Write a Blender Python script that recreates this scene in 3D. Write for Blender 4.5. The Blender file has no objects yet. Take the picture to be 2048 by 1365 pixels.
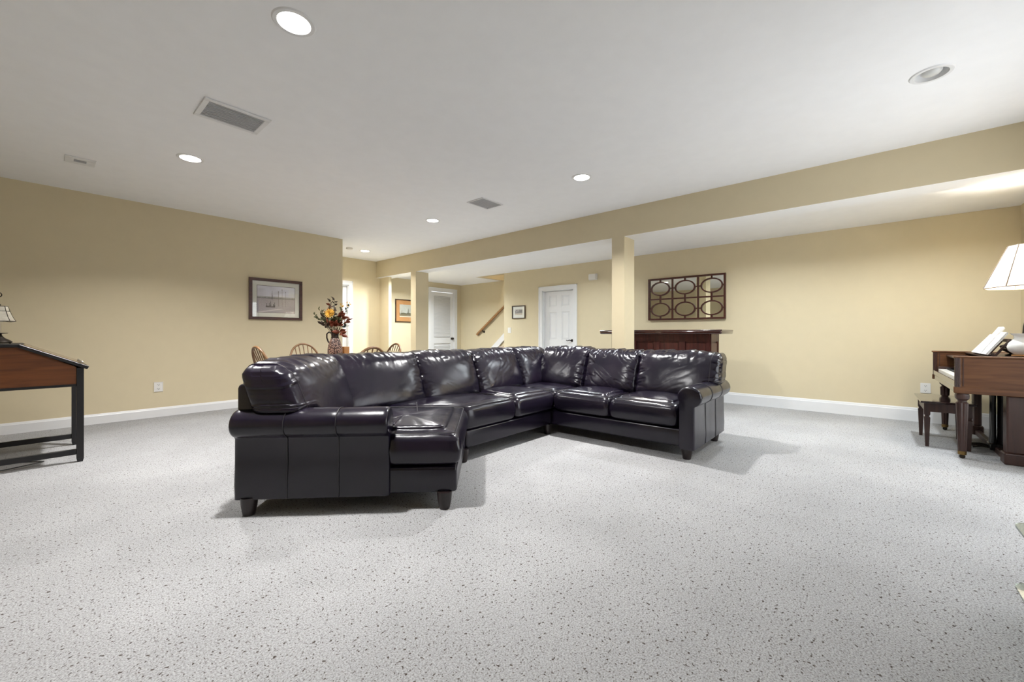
import bpy, bmesh, math, random
from mathutils import Vector, Matrix, noise

random.seed(7)
PI = math.pi
SC = bpy.context.scene
COL = SC.collection

# ------------------------------------------------------------------ camera
cam_d = bpy.data.cameras.new('camera')
cam_d.sensor_width = 36.0
cam_d.lens = 816.0 / 2048.0 * 36.0
cam_d.shift_y = -13.0 / 2048.0
cam_d.clip_start = 0.02
cam_d.clip_end = 100
cam = bpy.data.objects.new('camera', cam_d)
COL.objects.link(cam)
cam.location = (0, 0, 1.04)
cam.rotation_euler = (PI / 2, 0, math.radians(40.85 - 90.0))
SC.camera = cam

# ------------------------------------------------------------------ world, exposure
world = bpy.data.worlds.new('world')
SC.world = world
world.use_nodes = True
wn = world.node_tree
wn.nodes['Background'].inputs[0].default_value = (0.93, 0.965, 1.0, 1)
wn.nodes['Background'].inputs[1].default_value = 3.9
SC.view_settings.view_transform = 'Standard'
SC.view_settings.look = 'None'
SC.view_settings.gamma = 1.0
SC.view_settings.use_curve_mapping = False
SC.view_settings.exposure = 0.40
CAN_W = 43.0        # watts of one lit can in the main ceiling
LOW_W = 25.0        # watts of one can in the lower ceiling
CAN_COL = (1.0, 0.99, 0.98)
LOW_COL = (0.88, 0.95, 1.0)


def area_lamp(name, loc, rot, size, power, color, spread=170, shape='DISK', size_y=None, parent=None):
    ld = bpy.data.lights.new(name, 'AREA')
    ld.shape = shape
    ld.size = size
    if size_y:
        ld.size_y = size_y
    ld.energy = power
    ld.color = color
    ld.spread = math.radians(spread)
    o = bpy.data.objects.new(name, ld)
    COL.objects.link(o)
    o.location = loc
    o.rotation_euler = rot
    if parent:
        o.parent = parent
    return o


# ------------------------------------------------------------------ materials
def new_mat(name):
    m = bpy.data.materials.new(name)
    m.use_nodes = True
    nt = m.node_tree
    return m, nt, nt.nodes['Principled BSDF']


def coords(nt, scale=(1, 1, 1)):
    tc = nt.nodes.new('ShaderNodeTexCoord')
    mp = nt.nodes.new('ShaderNodeMapping')
    mp.inputs['Scale'].default_value = scale
    nt.links.new(tc.outputs['Object'], mp.inputs['Vector'])
    return mp.outputs['Vector']


def add_bump(nt, b, vec, scale, strength, dist=0.002, detail=3, kind='noise'):
    if kind == 'noise':
        n = nt.nodes.new('ShaderNodeTexNoise')
        n.inputs['Scale'].default_value = scale
        n.inputs['Detail'].default_value = detail
        out = n.outputs['Fac']
    else:
        n = nt.nodes.new('ShaderNodeTexVoronoi')
        n.inputs['Scale'].default_value = scale
        out = n.outputs['Distance']
    nt.links.new(vec, n.inputs['Vector'])
    bp = nt.nodes.new('ShaderNodeBump')
    bp.inputs['Strength'].default_value = strength
    bp.inputs['Distance'].default_value = dist
    nt.links.new(out, bp.inputs['Height'])
    nt.links.new(bp.outputs['Normal'], b.inputs['Normal'])
    return bp


def plain(name, col, rough=0.5, metal=0.0, spec=0.5, bump=None, var=0.0, vscale=8.0, coat=0.0):
    m, nt, b = new_mat(name)
    b.inputs['Roughness'].default_value = rough
    b.inputs['Metallic'].default_value = metal
    b.inputs['Specular IOR Level'].default_value = spec
    b.inputs['Coat Weight'].default_value = coat
    b.inputs['Coat Roughness'].default_value = 0.05
    vec = coords(nt)
    n = nt.nodes.new('ShaderNodeTexNoise')
    n.inputs['Scale'].default_value = vscale
    n.inputs['Detail'].default_value = 4
    nt.links.new(vec, n.inputs['Vector'])
    r = nt.nodes.new('ShaderNodeValToRGB')
    v = max(var, 0.012)
    r.color_ramp.elements[0].position = 0.3
    r.color_ramp.elements[1].position = 0.7
    r.color_ramp.elements[0].color = (*[c * (1 - v) for c in col], 1)
    r.color_ramp.elements[1].color = (*[min(1, c * (1 + v)) for c in col], 1)
    nt.links.new(n.outputs['Fac'], r.inputs['Fac'])
    nt.links.new(r.outputs['Color'], b.inputs['Base Color'])
    if bump:
        add_bump(nt, b, vec, bump[0], bump[1], bump[2] if len(bump) > 2 else 0.001)
    return m


def wood(name, c1, c2, axis='X', rough=0.35, scale=1.0, coat=0.0, spec=0.5):
    m, nt, b = new_mat(name)
    s = {'X': (1.2, 14, 14), 'Y': (14, 1.2, 14), 'Z': (14, 14, 1.2)}[axis]
    vec = coords(nt, tuple(k * scale for k in s))
    n = nt.nodes.new('ShaderNodeTexNoise')
    n.inputs['Scale'].default_value = 2.5
    n.inputs['Detail'].default_value = 6
    n.inputs['Distortion'].default_value = 0.6
    nt.links.new(vec, n.inputs['Vector'])
    r = nt.nodes.new('ShaderNodeValToRGB')
    r.color_ramp.elements[0].position = 0.32
    r.color_ramp.elements[1].position = 0.68
    r.color_ramp.elements[0].color = (*c1, 1)
    r.color_ramp.elements[1].color = (*c2, 1)
    nt.links.new(n.outputs['Fac'], r.inputs['Fac'])
    nt.links.new(r.outputs['Color'], b.inputs['Base Color'])
    b.inputs['Roughness'].default_value = rough
    b.inputs['Specular IOR Level'].default_value = spec
    b.inputs['Coat Weight'].default_value = coat
    b.inputs['Coat Roughness'].default_value = 0.06
    bp = nt.nodes.new('ShaderNodeBump')
    bp.inputs['Strength'].default_value = 0.08
    bp.inputs['Distance'].default_value = 0.001
    nt.links.new(n.outputs['Fac'], bp.inputs['Height'])
    nt.links.new(bp.outputs['Normal'], b.inputs['Normal'])
    return m


def emissive(name, col, strength):
    m, nt, b = new_mat(name)
    b.inputs['Base Color'].default_value = (*col, 1)
    b.inputs['Emission Color'].default_value = (*col, 1)
    b.inputs['Emission Strength'].default_value = strength
    return m


def carpet_mat():
    m, nt, b = new_mat('carpet_berber_speckled')
    vec = coords(nt)
    L = nt.links
    # broad pile direction patches
    n1 = nt.nodes.new('ShaderNodeTexNoise')
    n1.inputs['Scale'].default_value = 1.4
    n1.inputs['Detail'].default_value = 3
    L.new(vec, n1.inputs['Vector'])
    r1 = nt.nodes.new('ShaderNodeValToRGB')
    r1.color_ramp.elements[0].position = 0.35
    r1.color_ramp.elements[1].position = 0.65
    r1.color_ramp.elements[0].color = (0.348, 0.349, 0.352, 1)
    r1.color_ramp.elements[1].color = (0.405, 0.406, 0.409, 1)
    L.new(n1.outputs['Fac'], r1.inputs['Fac'])
    # yarn grain
    n2 = nt.nodes.new('ShaderNodeTexNoise')
    n2.inputs['Scale'].default_value = 170
    n2.inputs['Detail'].default_value = 2
    L.new(vec, n2.inputs['Vector'])
    r2 = nt.nodes.new('ShaderNodeValToRGB')
    r2.color_ramp.elements[0].position = 0.30
    r2.color_ramp.elements[1].position = 0.62
    r2.color_ramp.elements[0].color = (0.62, 0.61, 0.60, 1)
    r2.color_ramp.elements[1].color = (1.08, 1.08, 1.08, 1)
    L.new(n2.outputs['Fac'], r2.inputs['Fac'])
    mul = nt.nodes.new('ShaderNodeMixRGB')
    mul.blend_type = 'MULTIPLY'
    mul.inputs['Fac'].default_value = 1
    L.new(r1.outputs['Color'], mul.inputs['Color1'])
    L.new(r2.outputs['Color'], mul.inputs['Color2'])
    # dark flecks: sparse large tufts and denser small ones
    prev = mul
    for sc_, p0, p1, col in ((72, 0.30, 0.345, (0.075, 0.062, 0.054, 1)), (150, 0.305, 0.36, (0.13, 0.115, 0.105, 1))):
        v = nt.nodes.new('ShaderNodeTexNoise')
        v.inputs['Scale'].default_value = sc_
        v.inputs['Detail'].default_value = 1.0
        L.new(vec, v.inputs['Vector'])
        r3 = nt.nodes.new('ShaderNodeValToRGB')
        r3.color_ramp.elements[0].position = p0
        r3.color_ramp.elements[1].position = p1
        r3.color_ramp.elements[0].color = (1, 1, 1, 1)
        r3.color_ramp.elements[1].color = (0, 0, 0, 1)
        L.new(v.outputs['Fac'], r3.inputs['Fac'])
        mix = nt.nodes.new('ShaderNodeMixRGB')
        L.new(r3.outputs['Color'], mix.inputs['Fac'])
        L.new(prev.outputs['Color'], mix.inputs['Color1'])
        mix.inputs['Color2'].default_value = col
        prev = mix
    L.new(mix.outputs['Color'], b.inputs['Base Color'])
    b.inputs['Roughness'].default_value = 0.95
    b.inputs['Specular IOR Level'].default_value = 0.1
    bp = nt.nodes.new('ShaderNodeBump')
    bp.inputs['Strength'].default_value = 0.5
    bp.inputs['Distance'].default_value = 0.006
    L.new(n2.outputs['Fac'], bp.inputs['Height'])
    L.new(bp.outputs['Normal'], b.inputs['Normal'])
    return m


def leather_mat():
    m, nt, b = new_mat('leather_aubergine')
    vec = coords(nt)
    L = nt.links
    n = nt.nodes.new('ShaderNodeTexNoise')
    n.inputs['Scale'].default_value = 5
    n.inputs['Detail'].default_value = 5
    L.new(vec, n.inputs['Vector'])
    r = nt.nodes.new('ShaderNodeValToRGB')
    r.color_ramp.elements[0].position = 0.3
    r.color_ramp.elements[1].position = 0.7
    r.color_ramp.elements[0].color = (0.0045, 0.0036, 0.0095, 1)
    r.color_ramp.elements[1].color = (0.0105, 0.0066, 0.0150, 1)
    L.new(n.outputs['Fac'], r.inputs['Fac'])
    L.new(r.outputs['Color'], b.inputs['Base Color'])
    b.inputs['Specular IOR Level'].default_value = 0.5
    rr = nt.nodes.new('ShaderNodeMapRange')
    rr.inputs['To Min'].default_value = 0.17
    rr.inputs['To Max'].default_value = 0.30
    L.new(n.outputs['Fac'], rr.inputs['Value'])
    L.new(rr.outputs['Result'], b.inputs['Roughness'])
    v = nt.nodes.new('ShaderNodeTexVoronoi')
    v.inputs['Scale'].default_value = 330
    L.new(vec, v.inputs['Vector'])
    n2 = nt.nodes.new('ShaderNodeTexNoise')
    n2.inputs['Scale'].default_value = 28
    n2.inputs['Detail'].default_value = 4
    L.new(vec, n2.inputs['Vector'])
    b1 = nt.nodes.new('ShaderNodeBump')
    b1.inputs['Strength'].default_value = 0.10
    b1.inputs['Distance'].default_value = 0.0008
    L.new(v.outputs['Distance'], b1.inputs['Height'])
    b2 = nt.nodes.new('ShaderNodeBump')
    b2.inputs['Strength'].default_value = 0.20
    b2.inputs['Distance'].default_value = 0.003
    L.new(n2.outputs['Fac'], b2.inputs['Height'])
    L.new(b1.outputs['Normal'], b2.inputs['Normal'])
    L.new(b2.outputs['Normal'], b.inputs['Normal'])
    return m


def attr_mat(name, rough=0.6):
    m, nt, b = new_mat(name)
    a = nt.nodes.new('ShaderNodeAttribute')
    a.attribute_name = 'print'
    nt.links.new(a.outputs['Color'], b.inputs['Base Color'])
    b.inputs['Roughness'].default_value = rough
    return m


def pane_mat(name, f0=0.06):
    m = bpy.data.materials.new(name)
    m.use_nodes = True
    nt = m.node_tree
    nt.nodes.clear()
    out = nt.nodes.new('ShaderNodeOutputMaterial')
    mix = nt.nodes.new('ShaderNodeMixShader')
    tr = nt.nodes.new('ShaderNodeBsdfTransparent')
    gl = nt.nodes.new('ShaderNodeBsdfGlossy')
    gl.inputs['Roughness'].default_value = 0.01
    lw_ = nt.nodes.new('ShaderNodeLayerWeight')
    lw_.inputs['Blend'].default_value = 0.5
    pw_ = nt.nodes.new('ShaderNodeMath')
    pw_.operation = 'POWER'
    pw_.inputs[1].default_value = 5.0
    nt.links.new(lw_.outputs['Facing'], pw_.inputs[0])
    ma_ = nt.nodes.new('ShaderNodeMath')
    ma_.operation = 'MULTIPLY_ADD'
    ma_.inputs[1].default_value = 1.0 - f0
    ma_.inputs[2].default_value = f0
    nt.links.new(pw_.outputs[0], ma_.inputs[0])
    nt.links.new(ma_.outputs[0], mix.inputs[0])
    nt.links.new(tr.outputs[0], mix.inputs[1])
    nt.links.new(gl.outputs[0], mix.inputs[2])
    nt.links.new(mix.outputs[0], out.inputs[0])
    return m


def shade_mat(name, col, trans=0.5, emit=0.0):
    m = bpy.data.materials.new(name)
    m.use_nodes = True
    nt = m.node_tree
    nt.nodes.clear()
    out = nt.nodes.new('ShaderNodeOutputMaterial')
    mix = nt.nodes.new('ShaderNodeMixShader')
    d = nt.nodes.new('ShaderNodeBsdfDiffuse')
    t = nt.nodes.new('ShaderNodeBsdfTranslucent')
    tc = nt.nodes.new('ShaderNodeTexCoord')
    n = nt.nodes.new('ShaderNodeTexNoise')
    n.inputs['Scale'].default_value = 90
    nt.links.new(tc.outputs['Object'], n.inputs['Vector'])
    r = nt.nodes.new('ShaderNodeValToRGB')
    r.color_ramp.elements[0].color = (*[c * 0.97 for c in col], 1)
    r.color_ramp.elements[1].color = (*col, 1)
    nt.links.new(n.outputs['Fac'], r.inputs['Fac'])
    nt.links.new(r.outputs['Color'], d.inputs['Color'])
    nt.links.new(r.outputs['Color'], t.inputs['Color'])
    mix.inputs[0].default_value = trans
    nt.links.new(d.outputs[0], mix.inputs[1])
    nt.links.new(t.outputs[0], mix.inputs[2])
    nt.links.new(mix.outputs[0], out.inputs[0])
    return m


def glass_mat(name, col):
    m = bpy.data.materials.new(name)
    m.use_nodes = True
    nt = m.node_tree
    b = nt.nodes['Principled BSDF']
    b.inputs['Base Color'].default_value = (*col, 1)
    b.inputs['Transmission Weight'].default_value = 0.9
    b.inputs['Roughness'].default_value = 0.02
    b.inputs['IOR'].default_value = 1.5
    return m


M = {}
M['wall'] = plain('paint_cream', (0.63, 0.545, 0.372), 0.75, spec=0.25, bump=(260, 0.10, 0.0008))
M['ceil'] = plain('paint_ceiling_white', (0.91, 0.91, 0.915), 0.85, spec=0.2, bump=(220, 0.10, 0.0008))
M['trim'] = plain('paint_trim_white', (0.74, 0.74, 0.74), 0.35, bump=(90, 0.03))
M['carpet'] = carpet_mat()
M['step_carpet'] = plain('carpet_stair', (0.36, 0.29, 0.25), 0.95, bump=(180, 0.6, 0.004), var=0.2, vscale=120)
M['leather'] = leather_mat()
M['seam'] = plain('leather_seam', (0.012, 0.009, 0.011), 0.5, bump=(400, 0.3))
M['leg'] = wood('sofa_leg_wood', (0.010, 0.006, 0.006), (0.02, 0.012, 0.011), 'Z', 0.35)
M['black_wood'] = plain('black_stained_wood', (0.007, 0.0065, 0.008), 0.42, bump=(120, 0.1), var=0.2)
M['desk_wood'] = wood('desk_cherry_veneer', (0.10, 0.029, 0.007), (0.18, 0.056, 0.013), 'X', 0.45)
M['desk_top'] = wood('desk_lid_varnish', (0.13, 0.09, 0.05), (0.19, 0.13, 0.08), 'Y', 0.22, coat=0.4)
M['piano'] = wood('piano_walnut', (0.070, 0.026, 0.009), (0.125, 0.052, 0.020), 'Y', 0.45, coat=0.03, spec=0.3)
M['piano_dark'] = wood('piano_walnut_dark', (0.028, 0.013, 0.011), (0.050, 0.023, 0.017), 'Z', 0.4, coat=0.05, spec=0.35)
M['gloss_black'] = plain('piano_lacquer_panel', (0.012, 0.009, 0.008), 0.06, spec=0.8, coat=1.0)
M['bench'] = plain('bench_lacquer', (0.022, 0.012, 0.012), 0.12, coat=0.8, var=0.2)
M['ivory'] = plain('piano_key_ivory', (0.80, 0.77, 0.70), 0.25)
M['ebony'] = plain('piano_key_ebony', (0.006, 0.006, 0.006), 0.3)
M['brass'] = plain('brass', (0.20, 0.13, 0.05), 0.35, metal=1.0)
M['bronze'] = plain('oil_rubbed_bronze', (0.035, 0.028, 0.022), 0.35, metal=0.8)
M['oak'] = wood('oak_honey', (0.15, 0.075, 0.032), (0.26, 0.14, 0.062), 'Z', 0.35)
M['rail_oak'] = wood('handrail_oak', (0.26, 0.125, 0.045), (0.40, 0.21, 0.08), 'Y', 0.35)
M['mahog'] = wood('bar_mahogany', (0.040, 0.010, 0.008), (0.085, 0.020, 0.014), 'Z', 0.38)
M['bar_top'] = wood('bar_top_mahogany', (0.030, 0.010, 0.009), (0.055, 0.018, 0.014), 'Y', 0.12, coat=0.6)
M['frame_red'] = wood('frame_mahogany', (0.040, 0.010, 0.007), (0.075, 0.020, 0.012), 'X', 0.35)
M['frame_dark'] = plain('frame_dark_brown', (0.045, 0.022, 0.010), 0.4, var=0.2)
M['mirror'] = plain('mirror_silver', (0.84, 0.86, 0.80), 0.02, metal=1.0)
M['mat_white'] = plain('mat_board_white', (0.66, 0.66, 0.60), 0.8)
M['mat_tan'] = plain('mat_board_tan', (0.50, 0.25, 0.09), 0.8)
M['print'] = attr_mat('printed_picture')
M['pane'] = pane_mat('picture_glass', 0.05)
M['plastic'] = plain('plastic_white', (0.74, 0.72, 0.68), 0.35)
M['slot'] = plain('slot_dark', (0.03, 0.028, 0.025), 0.6)
M['grille'] = plain('vent_grille_grey', (0.50, 0.50, 0.51), 0.6)
M['can_trim'] = plain('can_trim_white', (0.78, 0.78, 0.78), 0.4)
M['lens_on'] = emissive('can_lens_lit', (1.0, 0.97, 0.92), 14.0)
M['lens_off'] = plain('bulb_frosted_unlit', (0.62, 0.62, 0.60), 0.3)
M['shade'] = shade_mat('lampshade_cream', (0.80, 0.75, 0.67), 0.32)
M['shade_trim'] = plain('lampshade_piping', (0.20, 0.15, 0.11), 0.7)
M['slag'] = plain('slag_glass_white', (0.60, 0.56, 0.47), 0.25, var=0.15, vscale=20)
M['candle'] = plain('candle_sleeve', (0.70, 0.64, 0.50), 0.5)
M['porcelain'] = plain('porcelain_white', (0.78, 0.77, 0.74), 0.15, coat=0.5)
M['paper'] = plain('sheet_music_paper', (0.74, 0.73, 0.72), 0.8, var=0.06, vscale=30)
M['stem'] = plain('dried_stem', (0.10, 0.075, 0.035), 0.7)
M['leaf_green'] = plain('leaf_olive', (0.075, 0.078, 0.028), 0.6, var=0.3)
M['leaf_dark'] = plain('leaf_dark', (0.045, 0.028, 0.016), 0.6, var=0.3)
M['leaf_red'] = plain('leaf_rust', (0.20, 0.045, 0.018), 0.55, var=0.3)
M['leaf_teal'] = plain('leaf_teal', (0.055, 0.09, 0.085), 0.6, var=0.2)
M['petal'] = plain('petal_yellow', (0.72, 0.42, 0.06), 0.6, var=0.2, vscale=40)
M['pot_dark'] = plain('pitcher_glaze_dark', (0.028, 0.016, 0.012), 0.25)
M['glass'] = glass_mat('shelf_glass_green', (0.66, 0.74, 0.69))
M['steel'] = plain('steel_brushed', (0.45, 0.45, 0.45), 0.35, metal=1.0)
M['cable'] = plain('cable_black', (0.01, 0.01, 0.01), 0.5)
M['plate_brown'] = plain('basket_dark', (0.022, 0.013, 0.008), 0.3, var=0.3, bump=(90, 0.5, 0.004))


def pot_mat():
    m, nt, b = new_mat('pitcher_terracotta_pattern')
    vec = coords(nt)
    v = nt.nodes.new('ShaderNodeTexVoronoi')
    v.inputs['Scale'].default_value = 70
    nt.links.new(vec, v.inputs['Vector'])
    r = nt.nodes.new('ShaderNodeValToRGB')
    r.color_ramp.interpolation = 'CONSTANT'
    r.color_ramp.elements[0].color = (0.33, 0.21, 0.16, 1)
    r.color_ramp.elements[1].position = 0.47
    r.color_ramp.elements[1].color = (0.045, 0.02, 0.016, 1)
    nt.links.new(v.outputs['Distance'], r.inputs['Fac'])
    nt.links.new(r.outputs['Color'], b.inputs['Base Color'])
    b.inputs['Roughness'].default_value = 0.4
    return m


M['pot'] = pot_mat()


# ------------------------------------------------------------------ mesh helpers
def bx(bm, x0, x1, y0, y1, z0, z1, bev=0.0, seg=1, T=None):
    r = bmesh.ops.create_cube(bm, size=1.0)
    vs = r['verts']
    for v in vs:
        v.co.x = x0 if v.co.x < 0 else x1
        v.co.y = y0 if v.co.y < 0 else y1
        v.co.z = z0 if v.co.z < 0 else z1
    if bev > 0:
        es = list({e for v in vs for e in v.link_edges})
        g = bmesh.ops.bevel(bm, geom=es, offset=bev, segments=seg, profile=0.5, affect='EDGES')
        vs = list({v for f in g['faces'] for v in f.verts} | {v for v in vs if v.is_valid})
    if T is not None:
        bmesh.ops.transform(bm, matrix=T, verts=[v for v in vs if v.is_valid])
    return vs


def prism(bm, poly, z0, z1):
    lo = [bm.verts.new((p[0], p[1], z0)) for p in poly]
    hi = [bm.verts.new((p[0], p[1], z1)) for p in poly]
    n = len(poly)
    bm.faces.new(lo[::-1])
    bm.faces.new(hi)
    for i in range(n):
        j = (i + 1) % n
        bm.faces.new((lo[i], lo[j], hi[j], hi[i]))
    return lo + hi


def tube(bm, pts, rad, n=8, cap=True):
    pts = [Vector(p) for p in pts]
    if not hasattr(rad, '__len__'):
        rad = [rad] * len(pts)
    rings = []
    prev = None
    for i, p in enumerate(pts):
        if i == 0:
            d = pts[1] - p
        elif i == len(pts) - 1:
            d = p - pts[i - 1]
        else:
            d = pts[i + 1] - pts[i - 1]
        d.normalize()
        if prev is None:
            up = Vector((0, 0, 1)) if abs(d.z) < 0.9 else Vector((1, 0, 0))
            a = d.cross(up).normalized()
        else:
            a = (prev - d * prev.dot(d)).normalized()
        prev = a
        b = d.cross(a)
        rings.append([bm.verts.new(p + (a * math.cos(2 * PI * k / n) + b * math.sin(2 * PI * k / n)) * rad[i]) for k in range(n)])
    for i in range(len(rings) - 1):
        for k in range(n):
            l = (k + 1) % n
            bm.faces.new((rings[i][k], rings[i][l], rings[i + 1][l], rings[i + 1][k]))
    if cap:
        bm.faces.new(rings[0][::-1])
        bm.faces.new(rings[-1])
    return [v for r in rings for v in r]


def lathe(bm, prof, n=24, c=(0, 0), cap=True, phase=0.0, closed=False):
    rings = []
    for r, z in prof:
        rings.append([bm.verts.new((c[0] + r * math.cos(2 * PI * k / n + phase), c[1] + r * math.sin(2 * PI * k / n + phase), z)) for k in range(n)])
    m = len(rings)
    for i in range(m if closed else m - 1):
        a = rings[i]
        b = rings[(i + 1) % m]
        for k in range(n):
            l = (k + 1) % n
            bm.faces.new((a[k], a[l], b[l], b[k]))
    if cap and not closed:
        bm.faces.new(rings[0][::-1])
        bm.faces.new(rings[-1])
    return [v for r in rings for v in r]


def finish(bm, name, smooth=False, angle=None):
    bmesh.ops.recalc_face_normals(bm, faces=bm.faces)
    me = bpy.data.meshes.new(name)
    bm.to_mesh(me)
    bm.free()
    if smooth:
        for p in me.polygons:
            p.use_smooth = True
        if angle:
            me.set_sharp_from_angle(angle=math.radians(angle))
    return me


def obj(name, bm, mat, parent=None, smooth=False, angle=40, off=None):
    """One mesh object. off: world origin of the thing the vertices are moved into."""
    if off is not None:
        bmesh.ops.translate(bm, vec=-Vector(off), verts=bm.verts)
    me = finish(bm, name, smooth, angle if smooth else None)
    if mat is not None:
        me.materials.append(M[mat] if isinstance(mat, str) else mat)
    o = bpy.data.objects.new(name, me)
    COL.objects.link(o)
    if parent is not None:
        o.parent = parent
    return o


def tag(o, label, cat, group=None):
    o['label'] = label
    o['category'] = cat
    if group:
        o['group'] = group
    return o


def thing(name, label, cat, loc=(0, 0, 0), rotz=0.0, group=None):
    o = bpy.data.objects.new(name, None)
    o.empty_display_size = 0.1
    COL.objects.link(o)
    o.location = loc
    o.rotation_euler = (0, 0, rotz)
    return tag(o, label, cat, group)


def struct(name, bm, mat, parent=None, label=None, cat=None):
    o = obj(name, bm, mat, parent)
    if parent is None:
        o['kind'] = 'structure'
        if label:
            o['label'] = label
        if cat:
            o['category'] = cat
    return o


def copy_thing(root, loc, rotz, label):
    r = root.copy()
    COL.objects.link(r)
    r.location = loc
    r.rotation_euler = (0, 0, rotz)
    r['label'] = label
    for ch in list(root.children):
        c = ch.copy()
        COL.objects.link(c)
        c.parent = r
        for g in list(ch.children):
            d = g.copy()
            COL.objects.link(d)
            d.parent = c
    return r


B = bmesh.new

# ------------------------------------------------------------------ the setting
H = 2.668          # main ceiling
HL = 2.42          # ceiling beyond the beam
HB = 2.305         # underside of the beam
YL = 6.75          # left wall
YF = 8.26          # far nook wall
YW = 8.62          # hall wall with the louvred door
XB = 6.85          # back wall
XS = 7.77          # stair wall
XBM0, XBM1 = 4.91, 5.20
YR = -1.26         # right wall
XN = -1.80         # wall behind the camera

bm = B()
bx(bm, XN - 0.12, XS + 0.12, YR - 0.12, YW + 0.12, -0.08, 0.0)
struct('floor', bm, 'carpet', label='light grey speckled carpet covering the whole basement floor', cat='floor')

bm = B()
bx(bm, XN - 0.12, 3.38, YL, YL + 0.12, 0, H)
bx(bm, 3.26, 3.38, YL + 0.12, YF, 0, H)
struct('wall_left', bm, 'wall', label='long cream painted wall with the harbour picture', cat='wall')

DF0, DF1, DFZ = 3.52, 4.265, 2.085        # nook door opening
bm = B()
bx(bm, 3.26, DF0, YF, YF + 0.12, 0, H)
bx(bm, DF1, 5.0, YF, YF + 0.12, 0, H)
bx(bm, DF0, DF1, YF, YF + 0.12, DFZ, H)
bx(bm, 5.0, 5.07, 7.90, YW + 0.12, 0, HB)
bx(bm, 5.0, 5.20, YF, YW + 0.12, HB, HL + 0.07)
struct('wall_far', bm, 'wall', label='cream nook wall at the far end of the beam', cat='wall')

DL0, DL1, DLZ = 6.715, 7.515, 2.20       # louvred door opening
bm = B()
bx(bm, 5.07, DL0, YW, YW + 0.12, 0, HL)
bx(bm, DL1, XS, YW, YW + 0.12, 0, HL)
bx(bm, DL0, DL1, YW, YW + 0.12, DLZ, HL)
struct('wall_hall', bm, 'wall', label='cream hall wall around the white louvred door', cat='wall')

DB0, DB1, DBZ = 4.325, 5.085, 1.945      # back door opening
bm = B()
bx(bm, XB, XB + 0.12, YR, DB0, 0, 4.4)
bx(bm, XB, XB + 0.12, DB1, 6.162, 0, 4.4)
bx(bm, XB, XB + 0.12, DB0, DB1, DBZ, 4.4)
bx(bm, XB, XB + 0.12, 6.162, 6.98, HL, 4.4)
struct('wall_back', bm, 'wall', label='long cream back wall with the oval mirror', cat='wall')

bm = B()
bx(bm, XS, XS + 0.12, 3.2, YW + 0.12, 0, 4.4)
bx(bm, XB + 0.12, XS, 3.08, 3.2, 0, 4.4)
bx(bm, XB, XS, 6.98, 7.08, HL, 4.4)
struct('wall_stair', bm, 'wall', label='bright cream wall beside the rising stairs', cat='wall')

WX0, WX1, WZ0, WZ1 = 2.60, 4.60, 0.10, 2.12     # patio window added out of view to brighten the room's right side
bm = B()
bx(bm, XN - 0.12, WX0, YR - 0.12, YR, 0, H)
bx(bm, WX1, XB + 0.12, YR - 0.12, YR, 0, H)
bx(bm, WX0, WX1, YR - 0.12, YR, 0, WZ0)
bx(bm, WX0, WX1, YR - 0.12, YR, WZ1, H)
struct('wall_right', bm, 'wall', label='cream side wall behind the piano', cat='wall')
bm = B()
bx(bm, XN - 0.12, XN, YR, YL, 0, H)
struct('wall_near', bm, 'wall', label='cream wall behind the viewer', cat='wall')

WXM = (WX0 + WX1) / 2
bm = B()
for a in ((WX0, WX0 + 0.05, WZ0, WZ1), (WX1 - 0.05, WX1, WZ0, WZ1), (WX0, WX1, WZ0, WZ0 + 0.05), (WX0, WX1, WZ1 - 0.05, WZ1), (WXM - 0.03, WXM + 0.03, WZ0, WZ1)):
    bx(bm, a[0], a[1], YR - 0.09, YR - 0.04, a[2], a[3])
win = struct('added_window_1', bm, 'trim', label='white two-pane patio window added out of view in the right wall for daylight', cat='window')
for a, b_ in ((WX0 + 0.05, WXM - 0.03), (WXM + 0.03, WX1 - 0.05)):
    bm = B()
    bx(bm, a, b_, YR - 0.07, YR - 0.064, WZ0 + 0.05, WZ1 - 0.05)
    obj('pane', bm, M['pane'], win)
por = area_lamp('window_portal', (WXM, YR - 0.13, (WZ0 + WZ1) / 2), (PI / 2, 0, PI), WX1 - WX0, 1.0, (1, 1, 1), 180, 'RECTANGLE', WZ1 - WZ0)
por.data.cycles.is_portal = True

# ceilings, with round holes for the recessed cans
CANS = [  # x, y, lit, lower, label
    (0.866, 2.251, 1, 0, 'large lit recessed light at the top of the picture, nearest the viewer'),
    (0.906, 4.705, 1, 0, 'lit recessed light beside the two vents over the left wall'),
    (3.665, 2.215, 1, 0, 'lit recessed light over the sofa corner, right of the small square vent'),
    (3.660, 4.660, 1, 0, 'lit recessed light over the dining chairs, left of the square vent'),
    (4.130, 7.349, 1, 0, 'small lit recessed light in the far nook by the smoke detector'),
    (3.640, -0.315, 0, 0, 'unlit recessed light with an open white baffle above the piano side'),
    (5.46, 3.75, 1, 1, 'lit recessed light behind the beam in front of the panelled door'),
    (5.46, 1.05, 1, 1, 'lit recessed light behind the beam in front of the mirror'),
    (5.55, 7.25, 1, 1, 'unseen recessed light added behind the beam to brighten the hall and tan matted picture'),  # extra can, hidden by the beam, added to brighten the hall
    (5.46, -0.50, 1, 1, 'lit recessed light behind the beam near the piano'),
]


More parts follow.
